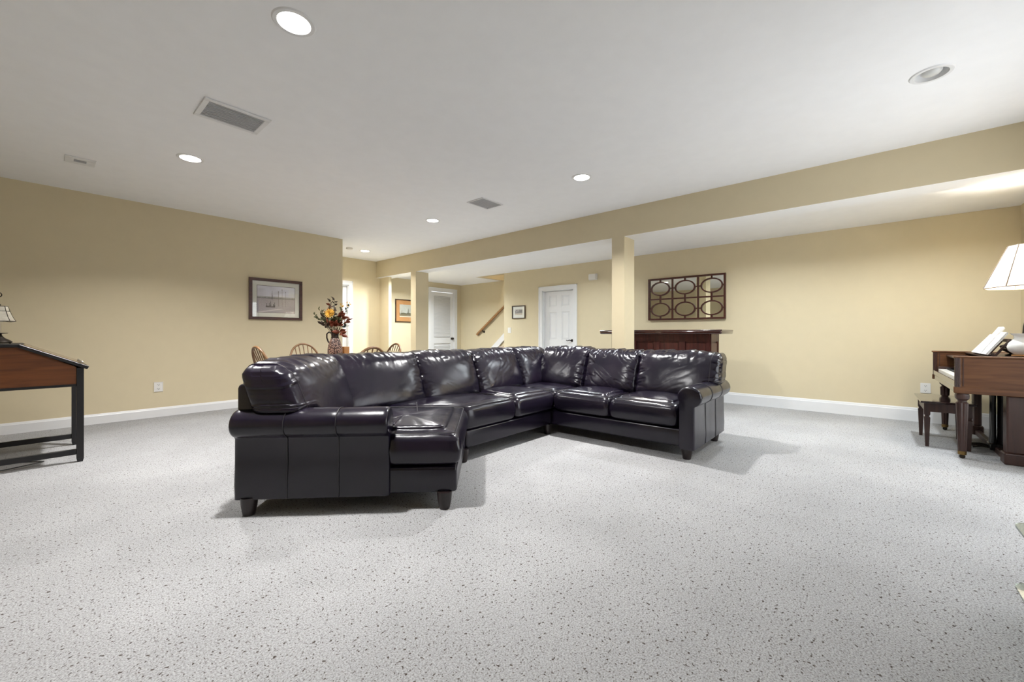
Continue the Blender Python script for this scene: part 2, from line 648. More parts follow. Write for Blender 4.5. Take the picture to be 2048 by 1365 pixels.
def cut_holes(o, spots, z):
    bm = B()
    for x, y in spots:
        r = bmesh.ops.create_cone(bm, cap_ends=True, segments=32, radius1=0.082, radius2=0.082, depth=0.6)
        bmesh.ops.translate(bm, vec=(x, y, z), verts=r['verts'])
    me = finish(bm, 'cutter')
    c = bpy.data.objects.new('cutter', me)
    COL.objects.link(c)
    md = o.modifiers.new('b', 'BOOLEAN')
    md.object = c
    md.operation = 'DIFFERENCE'
    md.solver = 'EXACT'
    dg = bpy.context.evaluated_depsgraph_get()
    nm = bpy.data.meshes.new_from_object(o.evaluated_get(dg))
    o.modifiers.clear()
    o.data = nm
    bpy.data.objects.remove(c)


bm = B()
bx(bm, XN - 0.12, XBM0 + 0.02, YR - 0.12, YF + 0.12, H, H + 0.07)
ce = struct('ceiling', bm, 'ceil', label='smooth white main ceiling with recessed lights', cat='ceiling')
cut_holes(ce, [(c[0], c[1]) for c in CANS if not c[3]], H)
bm = B()
bx(bm, XBM1 - 0.02, XB, YR, YW, HL, HL + 0.07)
cl = struct('ceiling_low', bm, 'ceil', label='lower white ceiling beyond the beam', cat='ceiling')
cut_holes(cl, [(c[0], c[1]) for c in CANS if c[3]], HL)
bm = B()
bx(bm, XB, XS, 7.08, YW, HL, HL + 0.07)
bx(bm, XB, XS + 0.12, 3.08, 7.1, 4.4, 4.46)
struct('ceiling_stair', bm, 'ceil', label='white ceiling over the stair foot and stairwell', cat='ceiling')

# beam: cream sides, white underside
bm = B()
bx(bm, XBM0, XBM1, YR, YF, HB, H + 0.02)
be = struct('beam', bm, 'wall', label='long dropped cream beam crossing the ceiling', cat='beam')
be.data.materials.append(M['ceil'])
for p in be.data.polygons:
    if p.normal.z < -0.5:
        p.material_index = 1
for y0, y1, x1, lb in ((2.337, 2.512, 5.205, 'cream square post under the beam beside the bar'), (6.786, 6.955, 5.22, 'cream square post under the beam left of the louvred door')):
    bm = B()
    bx(bm, XBM0, x1, y0, y1, 0, HB)
    struct('post', bm, 'wall', label=lb, cat='post')


# baseboards
def baseboard(name, p0, p1, nrm, h, label):
    """p0->p1 run on the floor, nrm points into the room"""
    p0, p1, nrm = Vector(p0), Vector(p1), Vector(nrm)
    prof = [(0, 0), (0.015, 0), (0.015, h * 0.80), (0.011, h * 0.86), (0.011, h * 0.90), (0.006, h), (0, h)]
    bm = B()
    rows = []
    for p in (p0, p1):
        rows.append([bm.verts.new((p.x + nrm.x * a, p.y + nrm.y * a, z)) for a, z in prof])
    n = len(prof)
    for i in range(n):
        j = (i + 1) % n
        bm.faces.new((rows[0][i], rows[0][j], rows[1][j], rows[1][i]))
    bm.faces.new(rows[0])
    bm.faces.new(rows[1][::-1])
    return struct(name, bm, 'trim', label=label, cat='baseboard')


baseboard('baseboard_left', (XN, YL), (3.38, YL), (0, -1), 0.117, 'white baseboard along the picture wall on the left')
baseboard('baseboard_back', (XB, YR), (XB, DB0 - 0.075), (-1, 0), 0.165, 'white baseboard along the back wall behind the piano bench')
baseboard('baseboard_far', (DF1 + 0.09, YF), (5.0, YF), (0, -1), 0.117, 'white baseboard in the far nook')
baseboard('baseboard_hall', (5.07, YW), (DL0 - 0.1, YW), (0, -1), 0.117, 'white baseboard along the hall wall')
baseboard('baseboard_right', (WX1, YR), (XB, YR), (0, 1), 0.117, 'white baseboard behind the piano')


# doors ------------------------------------------------------------
def casing(bm, fn, a0, a1, z1, w, t=0.018):
    """door casing on a wall; fn(a,d,z)->world point, d = distance into the room"""
    def b3(x0, x1, d0, d1, z0, z1_):
        vs = bmesh.ops.create_cube(bm, size=1.0)['verts']
        for v in vs:
            a = x0 if v.co.x < 0 else x1
            d = d0 if v.co.y < 0 else d1
            z = z0 if v.co.z < 0 else z1_
            v.co = fn(a, d, z)
    b3(a0 - w, a0, 0, t, 0, z1 + w)
    b3(a1, a1 + w, 0, t, 0, z1 + w)
    b3(a0, a1, 0, t, z1, z1 + w)
    for e in (0.0,):
        b3(a0 - w, a0 - w + 0.018, t, t + 0.008, 0, z1 + w)
        b3(a1 + w - 0.018, a1 + w, t, t + 0.008, 0, z1 + w)
        b3(a0 - w, a1 + w, t, t + 0.008, z1 + w - 0.018, z1 + w)
    # jamb
    b3(a0, a0 + 0.015, -0.12, 0, 0, z1)
    b3(a1 - 0.015, a1, -0.12, 0, 0, z1)
    b3(a0, a1, -0.12, 0, z1 - 0.015, z1)


def lbox(bm, fn, a0, a1, d0, d1, z0, z1):
    vs = bmesh.ops.create_cube(bm, size=1.0)['verts']
    for v in vs:
        v.co = fn(a0 if v.co.x < 0 else a1, d0 if v.co.y < 0 else d1, z0 if v.co.z < 0 else z1)


fn_back = lambda a, d, z: Vector((XB - d, a, z))
fn_hall = lambda a, d, z: Vector((a, YW - d, z))
fn_far = lambda a, d, z: Vector((a, YF - d, z))

bm = B()
casing(bm, fn_back, DB0, DB1, DBZ, 0.085)
struct('trim_1', bm, 'trim', label='white casing around the six-panel door', cat='trim')
bm = B()
a0, a1, zt = DB0 + 0.018, DB1 - 0.018, 1.925
lbox(bm, fn_back, a0, a1, -0.105, -0.078, 0.01, zt)
d1 = struct('door_1', bm, 'trim', label='white six-panel door with dark lever on the back wall', cat='door')
wd = a1 - a0
stile = 0.115
pw = (wd - 3 * stile) / 2
cols = [(a0 + stile, a0 + stile + pw), (a1 - stile - pw, a1 - stile)]
rows = [(0.22, 0.74), (0.93, 1.50), (1.61, 1.84)]
# stiles and rails
zs = [0.01, 0.22, 0.74, 0.93, 1.50, 1.61, 1.84, zt]
for x0, x1 in ((a0, a0 + stile), (a1 - stile, a1), (cols[0][1], cols[1][0])):
    bm = B()
    lbox(bm, fn_back, x0, x1, -0.078, -0.066, 0.01, zt)
    obj('stile', bm, 'trim', d1)
for z0, z1 in ((0.01, 0.22), (0.74, 0.93), (1.50, 1.61), (1.84, zt)):
    bm = B()
    for x0, x1 in cols:
        lbox(bm, fn_back, x0, x1, -0.078, -0.067, z0, z1)
    obj('rail', bm, 'trim', d1)
for x0, x1 in cols:
    for z0, z1 in rows:
        bm = B()
        lo = [(x0 + 0.014, z0 + 0.014), (x1 - 0.014, z0 + 0.014), (x1 - 0.014, z1 - 0.014), (x0 + 0.014, z1 - 0.014)]
        hi = [(x0 + 0.042, z0 + 0.042), (x1 - 0.042, z0 + 0.042), (x1 - 0.042, z1 - 0.042), (x0 + 0.042, z1 - 0.042)]
        A = [bm.verts.new(fn_back(a, -0.078, z)) for a, z in lo]
        C = [bm.verts.new(fn_back(a, -0.068, z)) for a, z in hi]
        bm.faces.new(C)
        for i in range(4):
            j = (i + 1) % 4
            bm.faces.new((A[i], A[j], C[j], C[i]))
        obj('panel', bm, 'trim', d1)
bm = B()
hz = 0.92
hy = DB0 + 0.075
tube(bm, [fn_back(hy, -0.066, hz), fn_back(hy, -0.058, hz)], 0.028, 16)
tube(bm, [fn_back(hy, -0.06, hz), fn_back(hy, -0.02, hz)], 0.010, 10)
tube(bm, [fn_back(hy, -0.02, hz), fn_back(hy + 0.035, -0.018, hz + 0.008), fn_back(hy + 0.075, -0.018, hz - 0.006), fn_back(hy + 0.11, -0.02, hz + 0.006)], [0.011, 0.009, 0.008, 0.007], 10)
obj('door_handle', bm, 'bronze', d1, smooth=True)

# louvred door
bm = B()
casing(bm, fn_hall, DL0, DL1, DLZ, 0.088)
struct('trim_2', bm, 'trim', label='white casing around the louvred door', cat='trim')
bm = B()
a0, a1, zt = DL0 + 0.018, DL1 - 0.018, DLZ - 0.022
lbox(bm, fn_hall, a0, a1, -0.062, -0.055, 0.01, zt)
d2 = struct('door_2', bm, 'trim', label='white louvred closet door with a dark round knob', cat='door')
for x0, x1 in ((a0, a0 + 0.095), (a1 - 0.095, a1)):
    bm = B()
    lbox(bm, fn_hall, x0, x1, -0.055, -0.022, 0.01, zt)
    obj('stile', bm, 'trim', d2)
for z0, z1 in ((0.01, 0.22), (0.80, 0.95), (zt - 0.10, zt)):
    bm = B()
    lbox(bm, fn_hall, a0 + 0.095, a1 - 0.095, -0.055, -0.024, z0, z1)
    obj('rail', bm, 'trim', d2)
bm = B()
s = [fn_hall(a, d, z) for a in (a0 + 0.095, a1 - 0.095) for d, z in ((-0.054, 0.018), (-0.048, 0.022), (-0.024, -0.014), (-0.030, -0.018))]
v = [bm.verts.new(p) for p in s]
bm.faces.new(v[:4])
bm.faces.new(v[4:][::-1])
for i in range(4):
    j = (i + 1) % 4
    bm.faces.new((v[i], v[j], v[4 + j], v[4 + i]))
slat_me = finish(bm, 'slat')
slat_me.materials.append(M['trim'])
z = 0.245
while z < zt - 0.125:
    if not (0.775 < z < 0.975):
        o = bpy.data.objects.new('slat', slat_me)
        COL.objects.link(o)
        o.parent = d2
        o.location = (0, 0, z)
    z += 0.036
bm = B()
kx = a1 - 0.055
tube(bm, [fn_hall(kx, -0.022, 0.925), fn_hall(kx, -0.014, 0.925)], 0.03, 16)
tube(bm, [fn_hall(kx, -0.014, 0.925), fn_hall(kx, 0.012, 0.925), fn_hall(kx, 0.02, 0.925), fn_hall(kx, 0.035, 0.925), fn_hall(kx, 0.048, 0.925), fn_hall(kx, 0.052, 0.925)], [0.012, 0.012, 0.026, 0.033, 0.026, 0.008], 16)
obj('knob', bm, 'bronze', d2, smooth=True)

# nook door
bm = B()
casing(bm, fn_far, DF0, DF1, DFZ, 0.088)
struct('trim_3', bm, 'trim', label='white casing around the nook door behind the flowers', cat='trim')
bm = B()
lbox(bm, fn_far, DF0 + 0.018, DF1 - 0.018, -0.09, -0.05, 0.01, DFZ - 0.02)
d3 = struct('door_3', bm, 'trim', label='white door in the far nook behind the flowers', cat='door')
for x0, x1 in ((DF0 + 0.13, DF0 + 0.345), (DF1 - 0.345, DF1 - 0.13)):
    for z0, z1 in ((0.22, 0.80), (1.0, 1.60), (1.72, 1.97)):
        bm = B()
        lbox(bm, fn_far, x0, x1, -0.05, -0.043, z0, z1)
        obj('panel', bm, 'trim', d3)

# stairs --------------------------------------------------------------
st = thing('staircase', 'carpeted stairs with white skirt board rising behind the back wall', 'stairs', (XB + 0.12, 7.6, 0))
off = (XB + 0.12, 7.6, 0)
rise, run = 0.19, 0.235
for k in range(14):
    bm = B()
    y1 = 7.14 - k * run
    bx(bm, XB + 0.13, XS - 0.045, y1 - run - 0.02, y1 + 0.02, max(0, k * rise - 0.02), (k + 1) * rise, 0.012, 2)
    obj('step', bm, 'step_carpet', st, off=off)
bm = B()
zk = lambda y: 0.665 + 0.83 * (7.45 - y)
pts = [(8.25, 0.0), (7.96, 0.06), (4.6, zk(4.6) - 0.18), (4.6, zk(4.6)), (8.10, zk(8.10)), (8.25, 0.0)][:5]
for x0 in (XS - 0.045,):
    lo = [bm.verts.new((x0, y, z_)) for y, z_ in pts]
    hi = [bm.verts.new((x0 + 0.035, y, z_)) for y, z_ in pts]
    bm.faces.new(lo)
    bm.faces.new(hi[::-1])
    for i in range(len(pts)):
        j = (i + 1) % len(pts)
        bm.faces.new((lo[i], lo[j], hi[j], hi[i]))
obj('skirt_board', bm, 'trim', st, off=off)
hr = thing('handrail', 'honey oak handrail on brackets along the stair wall', 'handrail', (XS - 0.07, 7.88, 1.05))
bm = B()
sl = (1.725 - 1.06) / (7.917 - 6.988)
tube(bm, [(XS - 0.07, 7.90, 1.045), (XS - 0.07, 7.87, 1.07), (XS - 0.07, 4.6, 1.07 + (7.87 - 4.6) * sl)], 0.031, 12)
obj('rail', bm, 'rail_oak', hr, smooth=True, off=(XS - 0.07, 7.88, 1.05))
bm = B()
tube(bm, [(XS - 0.07, 7.90, 1.045), (XS - 0.005, 7.93, 1.04)], 0.028, 12)
obj('rail_return', bm, 'rail_oak', hr, smooth=True, off=(XS - 0.07, 7.88, 1.05))
for y in (7.70, 6.5, 5.3):
    bm = B()
    z_ = 1.07 + (7.87 - y) * sl
    tube(bm, [(XS - 0.07, y, z_ - 0.03), (XS - 0.06, y, z_ - 0.075), (XS - 0.004, y, z_ - 0.08)], 0.010, 8)
    tube(bm, [(XS - 0.01, y, z_ - 0.08), (XS - 0.001, y, z_ - 0.08)], 0.03, 12)
    obj('bracket', bm, 'bronze', hr, smooth=True, off=(XS - 0.07, 7.88, 1.05))
# ceiling lamp of the upstairs landing that brightens the stairwell
ul = thing('landing_light', 'flush white ceiling light above the stairwell', 'ceiling light', (7.10, 6.50, 4.4))
bm = B()
lathe(bm, [(0.16, 0), (0.16, -0.02), (0.15, -0.03)], 24)
obj('canopy', bm, 'plastic', ul, smooth=True)
bm = B()
lathe(bm, [(0.145, -0.031), (0.13, -0.07), (0.08, -0.10), (0.01, -0.11)], 24)
obj('diffuser', bm, 'lens_on', ul, smooth=True)
area_lamp('landing_lamp', (0, 0, -0.125), (0, 0, 0), 0.25, 20, (1.0, 0.93, 0.76), 170, parent=ul)

# ------------------------------------------------------------------ recessed lights
for x, y, lit, low, lb in CANS:
    zc = HL if low else H
    t = thing('recessed_light', lb, 'ceiling light', (x, y, zc), group='recessed ceiling lights')
    bm = B()
    lathe(bm, [(0.079, 0.0), (0.079, -0.006), (0.098, -0.006), (0.104, -0.0005), (0.104, 0.0)], 36, closed=True)
    obj('trim_ring', bm, 'can_trim', t, smooth=True)
    bm = B()
    lathe(bm, [(0.080, -0.004), (0.066, 0.05), (0.060, 0.066), (0.0595, 0.066), (0.0655, 0.05), (0.0792, -0.004)], 36, closed=True)
    lathe(bm, [(0.0805, 0.068), (0.0805, 0.070)], 36)
    obj('baffle', bm, 'can_trim', t, smooth=True)
    bm = B()
    if lit:
        lathe(bm, [(0.076, 0.004), (0.07, -0.003), (0.03, -0.007), (0.002, -0.008)], 36)
        obj('lens', bm, 'lens_on', t, smooth=True)
        area_lamp('recessed_lamp', (0, 0, -0.016), (0, 0, 0), 0.14, (LOW_W if low else CAN_W) * (2.8 if y > 7 and low else 0.55 if y > 7 else 1.0), LOW_COL if low else CAN_COL, 155 if low else 134, parent=t)
    else:
        lathe(bm, [(0.040, 0.067), (0.052, 0.030), (0.050, 0.012), (0.038, -0.002), (0.018, -0.008), (0.002, -0.009)], 36)
        obj('bulb', bm, 'lens_off', t, smooth=True)


# ------------------------------------------------------------------ vents, smoke detector
def vent(x0, x1, y0, y1, fr, label, nsl, axis):
    t = thing('ceiling_vent', label, 'vent', ((x0 + x1) / 2, (y0 + y1) / 2, H), group='ceiling vents')
    o_ = ((x0 + x1) / 2, (y0 + y1) / 2, H)
    bm = B()
    bx(bm, x0, x1, y0, y0 + fr, H - 0.010, H - 0.0005, 0.003)
    bx(bm, x0, x1, y1 - fr, y1, H - 0.010, H - 0.0005, 0.003)
    bx(bm, x0, x0 + fr, y0 + fr, y1 - fr, H - 0.010, H - 0.0005, 0.003)
    bx(bm, x1 - fr, x1, y0 + fr, y1 - fr, H - 0.010, H - 0.0005, 0.003)
    obj('frame', bm, 'can_trim', t, off=o_)
    bm = B()
    bx(bm, x0 + fr, x1 - fr, y0 + fr, y1 - fr, H - 0.003, H - 0.0005)
    obj('screen', bm, 'grille', t, off=o_)
    me = None
    for k in range(nsl):
        f = (k + 0.5) / nsl
        if axis == 'X':
            yy = y0 + fr + f * (y1 - y0 - 2 * fr)
            p = (0, yy - o_[1], 0)
        else:
            xx = x0 + fr + f * (x1 - x0 - 2 * fr)
            p = (xx - o_[0], 0, 0)
        if me is None:
            bm = B()
            if axis == 'X':
                bx(bm, x0 + fr - o_[0], x1 - fr - o_[0], -0.003, 0.003, -0.009, -0.004)
            else:
                bx(bm, -0.003, 0.003, y0 + fr - o_[1], y1 - fr - o_[1], -0.009, -0.004)
            me = finish(bm, 'slat')
            me.materials.append(M['grille'])
        s_ = bpy.data.objects.new('slat', me)
        COL.objects.link(s_)
        s_.parent = t
        s_.location = p


vent(0.735, 1.150, 3.405, 3.735, 0.035, 'large white-framed return vent with grey grille near the top left', 11, 'X')
vent(3.425, 3.79, 3.42, 3.70, 0.018, 'grey return vent in the middle of the ceiling between two lights', 11, 'X')
vent(0.145, 0.345, 5.45, 5.655, 0.06, 'small white supply vent near the left wall', 4, 'X')
bm = B()
lathe(bm, [(0.062, 0), (0.062, -0.012), (0.055, -0.03), (0.02, -0.034)], 24, c=(0, 0))
sd = obj('smoke_detector', bm, 'plastic', None, smooth=True)
sd.location = (3.797, 7.315, H)
tag(sd, 'small round white smoke detector on the nook ceiling', 'smoke detector')


# ------------------------------------------------------------------ sofa
SO = Vector((2.5, 2.8, 0.0))
sofa = thing('sectional_sofa', 'dark aubergine leather sectional sofa with rolled arms and angled chaise end', 'sofa', SO)


def nz(x, y, z):
    return noise.noise(Vector((x, y, z)))


def crease(n, w):
    a = abs(n)
    return max(0.0, 1.0 - a / w) ** 2


def back_cushion(cx, cy, rz, w, seed, zb=0.42, zt=0.875, th=0.25, lean=18, notch=None, seam_side=0, dropl=0.0, dropr=0.0, fold=0.5, slant=0.0):
    a, b_, c = w / 2, th / 2, (zt - zb) / 2
    r, rx = 0.075, 0.042

    def shape(p):
        P = Vector((p.x * a, p.y * b_, p.z * c))
        inn = Vector((max(-a + rx, min(a - rx, P.x)), max(-b_ + r, min(b_ - r, P.y)), max(-c + r, min(c - r, P.z))))
        d = P - inn
        e = Vector((d.x / rx, d.y / r, d.z / r))
        if e.length > 1e-6:
            e.normalize()
        q = inn + Vector((e.x * rx, e.y * r, e.z * r))
        u, w_ = q.x / a, q.z / c
        bul = (1 - abs(u) ** 4) * (1 - abs(w_) ** 3)
        q.y += -0.045 * bul if p.y < 0 else 0.02 * bul
        if p.y < 0:      # fuller at the lower front
            q.y -= 0.015 * (1 - w_) * (1 - abs(u) ** 4)
        if w_ > 0:
            q.z += w_ * (0.010 * (1 - u * u) - 0.010 * abs(u) ** 8)
            q.z -= w_ * (dropl * max(0, -u) ** 3 + dropr * max(0, u) ** 3)
        top = max(0.0, w_) ** 3.0
        side = abs(u) ** 6
        s_ = seed * 13.7
        wob = 0.5 * nz(u * 2 + s_, w_ * 2, 3.1)
        n1 = nz((u + 0.15 * wob) * 11.0 * w + s_, w_ * 1.1 + wob, 0.5)
        n2 = nz(u * 1.6 + wob, (w_ + 0.25 * u * u) * 5.0 + s_, 4.5)
        n5 = nz(u * 24 * w + s_, w_ * 3 + wob, 40.0)
        n6 = nz(u * 3 + s_, w_ * 11, 60.0)
        dg = u * (1.0 if seed % 2 else -1.0)
        n3 = nz((dg * 2.6 + w_ * 2.2) * 1.6 + s_ + wob, (dg - w_) * 0.7, 8.5)
        dsp = top * (0.013 * n1 - 0.016 * crease(n1, 0.22) + 0.004 * n5)
        dsp += side * (0.010 * n2 - 0.012 * crease(n2, 0.22) + 0.004 * n6)
        ed = max(0.25, max(0.0, w_), abs(u) ** 3)
        dsp += fold * ed * (0.008 * n3 - 0.010 * crease(n3, 0.16))
        dsp += 0.003 * nz(u * 2.0 + s_, w_ * 2.0, 30.0)
        nn = Vector((e.x * 0.4, -1.0 if p.y < 0 else 0.7, max(0.0, e.z) * 1.0))
        nn.normalize()
        q += nn * dsp * (1.0 if p.y < 0.5 else 0.5)
        if notch and notch[0] * q.x > a - notch[1]:
            k = min(1.0, (notch[0] * q.x - (a - notch[1])) / 0.08)
            k = k * k * (3 - 2 * k)
            zmin = notch[2] - (zb + zt) / 2
            if q.z < zmin + 0.06:
                zt2 = zmin + 0.06 * max(0.0, (q.z + c) / (zmin + 0.06 + c))
                q.z = q.z * (1 - k) + k * zt2
        q.x += slant * q.z
        return q

    bm = B()
    bmesh.ops.create_cube(bm, size=2.0)
    bmesh.ops.subdivide_edges(bm, edges=bm.edges[:], cuts=56, use_grid_fill=True)
    for v in bm.verts:
        v.co = shape(v.co.copy())
    shear = Matrix.Identity(4)
    shear[1][2] = math.tan(math.radians(lean))
    Rm = Matrix.Translation((cx, cy, (zb + zt) / 2)) @ Matrix.Rotation(rz, 4, 'Z') @ shear
    bm.transform(Rm)
    cu = obj('back_cushion', bm, 'leather', sofa, smooth=True, angle=None, off=SO)
    if seam_side:
        us = seam_side * (1 - 0.17 / w)
        pts = [shape(Vector((us, -1, -0.9 + 1.86 * k / 40))) for k in range(41)]
        pts += [shape(Vector((us, -0.95 + 1.9 * k / 10, 1))) for k in range(11)]
        bm = B()
        tube(bm, [Rm @ p for p in pts], 0.0032, 5)
        obj('seam', bm, 'seam', cu, smooth=True, off=SO)
    return cu


def poly_cushion(name, poly, z0, z1, crown=0.02, r=0.05, seed=1, wr=0.004, parent=None, corner=0.06, sub=10):
    # resample outline with rounded corners
    n = len(poly)
    pts = []
    for i in range(n):
        p0, p1, p2 = Vector(poly[i - 1]), Vector(poly[i]), Vector(poly[(i + 1) % n])
        d0 = (p0 - p1)
        d2 = (p2 - p1)
        cr = min(corner, d0.length * 0.4, d2.length * 0.4)
        A_ = p1 + d0.normalized() * cr
        C_ = p1 + d2.normalized() * cr
        for k in range(6):
            t_ = k / 5
            pts.append((1 - t_) ** 2 * A_ + 2 * t_ * (1 - t_) * p1 + t_ ** 2 * C_)
        p3 = Vector(poly[(i + 2) % n])
        cr2 = min(corner, (p2 - p1).length * 0.4, (p3 - p2).length * 0.4)
        E_ = p2 + (p1 - p2).normalized() * cr2
        for k in range(1, sub):
            pts.append(C_.lerp(E_, k / sub))
    cen = sum(pts, Vector((0, 0))) / len(pts)
    ravg = sum((p - cen).length for p in pts) / len(pts)
    bm = B()
    prof = []     # (inset, z)
    prof += [(0.9 * ravg, z0), (0.5 * ravg, z0), (r, z0)]
    for k in range(1, 6):
        t_ = k / 5 * PI / 2
        prof.append((r * (1 - math.sin(t_)), z0 + r * 0.6 * (1 - math.cos(t_))))
    mid = (z0 + z1) / 2
    prof.append((-0.010, mid))
    for k in range(0, 7):
        t_ = k / 6 * PI / 2
        prof.append((r * 1.3 * (1 - math.cos(t_)), z1 - r * (1 - math.sin(t_))))
    for f in (0.16, 0.24, 0.34, 0.46, 0.6, 0.74, 0.86, 0.95):
        prof.append((max(r * 1.4, f * ravg), z1 + crown * (1 - (1 - f) ** 2)))
    rings = []
    for ins, z_ in prof:
        sc_ = 1 - ins / ravg
        ring = []
        for p in pts:
            q = cen + (p - cen) * sc_
            d_ = 0.0
            if z_ > mid - 0.02:
                n1 = nz(q.x * 9 + seed * 5, q.y * 9, seed)
                n2 = nz(q.x * 3 + seed, q.y * 3, 7.7)
                d_ = wr * (n1 - 1.2 * crease(n1, 0.12)) + wr * 1.3 * n2
            ring.append(bm.verts.new((q.x, q.y, z_ + d_)))
        rings.append(ring)
    m = len(pts)
    for i in range(len(rings) - 1):
        for k in range(m):
            l = (k + 1) % m
            bm.faces.new((rings[i][k], rings[i][l], rings[i + 1][l], rings[i + 1][k]))
    bm.faces.new(rings[0][::-1])
    bm.faces.new(rings[-1])
    # seam around the front of the top panel
    o = obj(name, bm, 'leather', parent or sofa, smooth=True, angle=None, off=SO)
    zi = len(prof) - 9
    bm = B()
    loop = [v for v in [cen + (p - cen) * (1 - r * 0.42 / ravg) for p in pts]]
    ring3 = [(q.x, q.y, z1 - r * 0.10) for q in loop]
    ring3.append(ring3[0])
    tube(bm, ring3, 0.0028, 5, cap=False)
    obj('seam', bm, 'seam', o, smooth=True, off=SO)
    return o


S2 = math.sqrt(0.5)
# bases
def base(poly, name='base'):
    bm = B()
    vs = prism(bm, poly, 0.10, 0.25)
    bmesh.ops.bevel(bm, geom=bm.edges[:], offset=0.018, segments=3, profile=0.5, affect='EDGES')
    return obj(name, bm, 'leather', sofa, smooth=True, angle=50, off=SO)


AC = 3.44   # outer line of the angled arm: x + y = AC
base([(0.77, 2.765), (1.33, 2.145), (1.625, 1.84), (2.285, 2.485), (1.78, 3.40), (1.40, 3.40)])
base([(2.295, 2.475), (3.49, 2.475), (3.49, 3.40), (1.785, 3.40)])
base([(3.495, 1.16), (4.40, 1.16), (4.40, 3.40), (3.495, 3.40)])


# back frames
def back_frame(p0, p1, nrm, h, th=0.13, zb=0.10):
    p0, p1, nrm = Vector(p0), Vector(p1), Vector(nrm)
    bm = B()
    poly = [p0, p1, p1 + nrm * th, p0 + nrm * th]
    prism(bm, [(p.x, p.y) for p in poly], zb, h)
    bmesh.ops.bevel(bm, geom=bm.edges[:], offset=0.03, segments=4, profile=0.5, affect='EDGES')
    obj('back_frame', bm, 'leather', sofa, smooth=True, angle=50, off=SO)


back_frame((0.735, 2.735), (1.42, 3.42), (S2, -S2), 0.755)
back_frame((1.36, 3.42), (4.42, 3.42), (0, -1), 0.76)
back_frame((4.42, 1.075), (4.42, 3.42), (-1, 0), 0.76)

# seats
poly_cushion('seat_cushion', [(1.325, 2.125), (1.63, 1.815), (2.285, 2.455), (1.75, 2.99), (1.20, 2.45), (1.436, 2.216)], 0.255, 0.458, 0.042, 0.075, 1, 0.004, corner=0.05)
poly_cushion('seat_cushion', [(2.29, 2.447), (2.895, 2.447), (2.895, 3.20), (1.66, 3.20), (1.78, 2.99)], 0.255, 0.455, 0.025, 0.055, 2)
poly_cushion('seat_cushion', [(2.90, 2.447), (3.53, 2.447), (3.53, 3.20), (2.90, 3.20)], 0.255, 0.452, 0.034, 0.065, 3)
poly_cushion('seat_cushion', [(3.535, 2.45), (4.22, 2.45), (4.22, 3.20), (3.535, 3.20)], 0.255, 0.452, 0.02, 0.05, 4)
poly_cushion('seat_cushion', [(3.465, 1.815), (4.20, 1.815), (4.20, 2.44), (3.465, 2.44)], 0.255, 0.452, 0.034, 0.065, 5)
poly_cushion('seat_cushion', [(3.465, 1.18), (4.20, 1.18), (4.20, 1.81), (3.465, 1.81)], 0.255, 0.455, 0.034, 0.065, 6)

# back cushions
cq = Vector((0.735, 2.735)) + Vector((S2, S2)) * 0.475 + Vector((S2, -S2)) * 0.215
back_cushion(cq.x - 0.03, cq.y - 0.03, PI / 4, 0.98, 1, 0.44, 0.885, notch=(-1, 0.24, 0.585), dropl=0.03, seam_side=-1, fold=0.35)
back_cushion(1.845, 3.165, 0.0, 0.88, 2, zt=0.875, fold=0.3)
back_cushion(2.60, 3.165, 0.0, 0.73, 3, zt=0.88, fold=0.3)
back_cushion(3.305, 3.165, 0.0, 0.72, 4, zt=0.875, fold=0.6)
back_cushion(3.955, 3.165, 0.0, 0.64, 5, zt=0.88, fold=0.5)
back_cushion(4.155, 2.715, -PI / 2, 0.66, 6, zt=0.89, fold=0.5)
back_cushion(4.155, 2.08, -PI / 2, 0.63, 7, zt=0.872, fold=1.0)
back_cushion(4.155, 1.39, -PI / 2, 0.80, 8, zt=0.875, notch=(1, 0.20, 0.585), dropr=0.01, seam_side=1, fold=0.7)


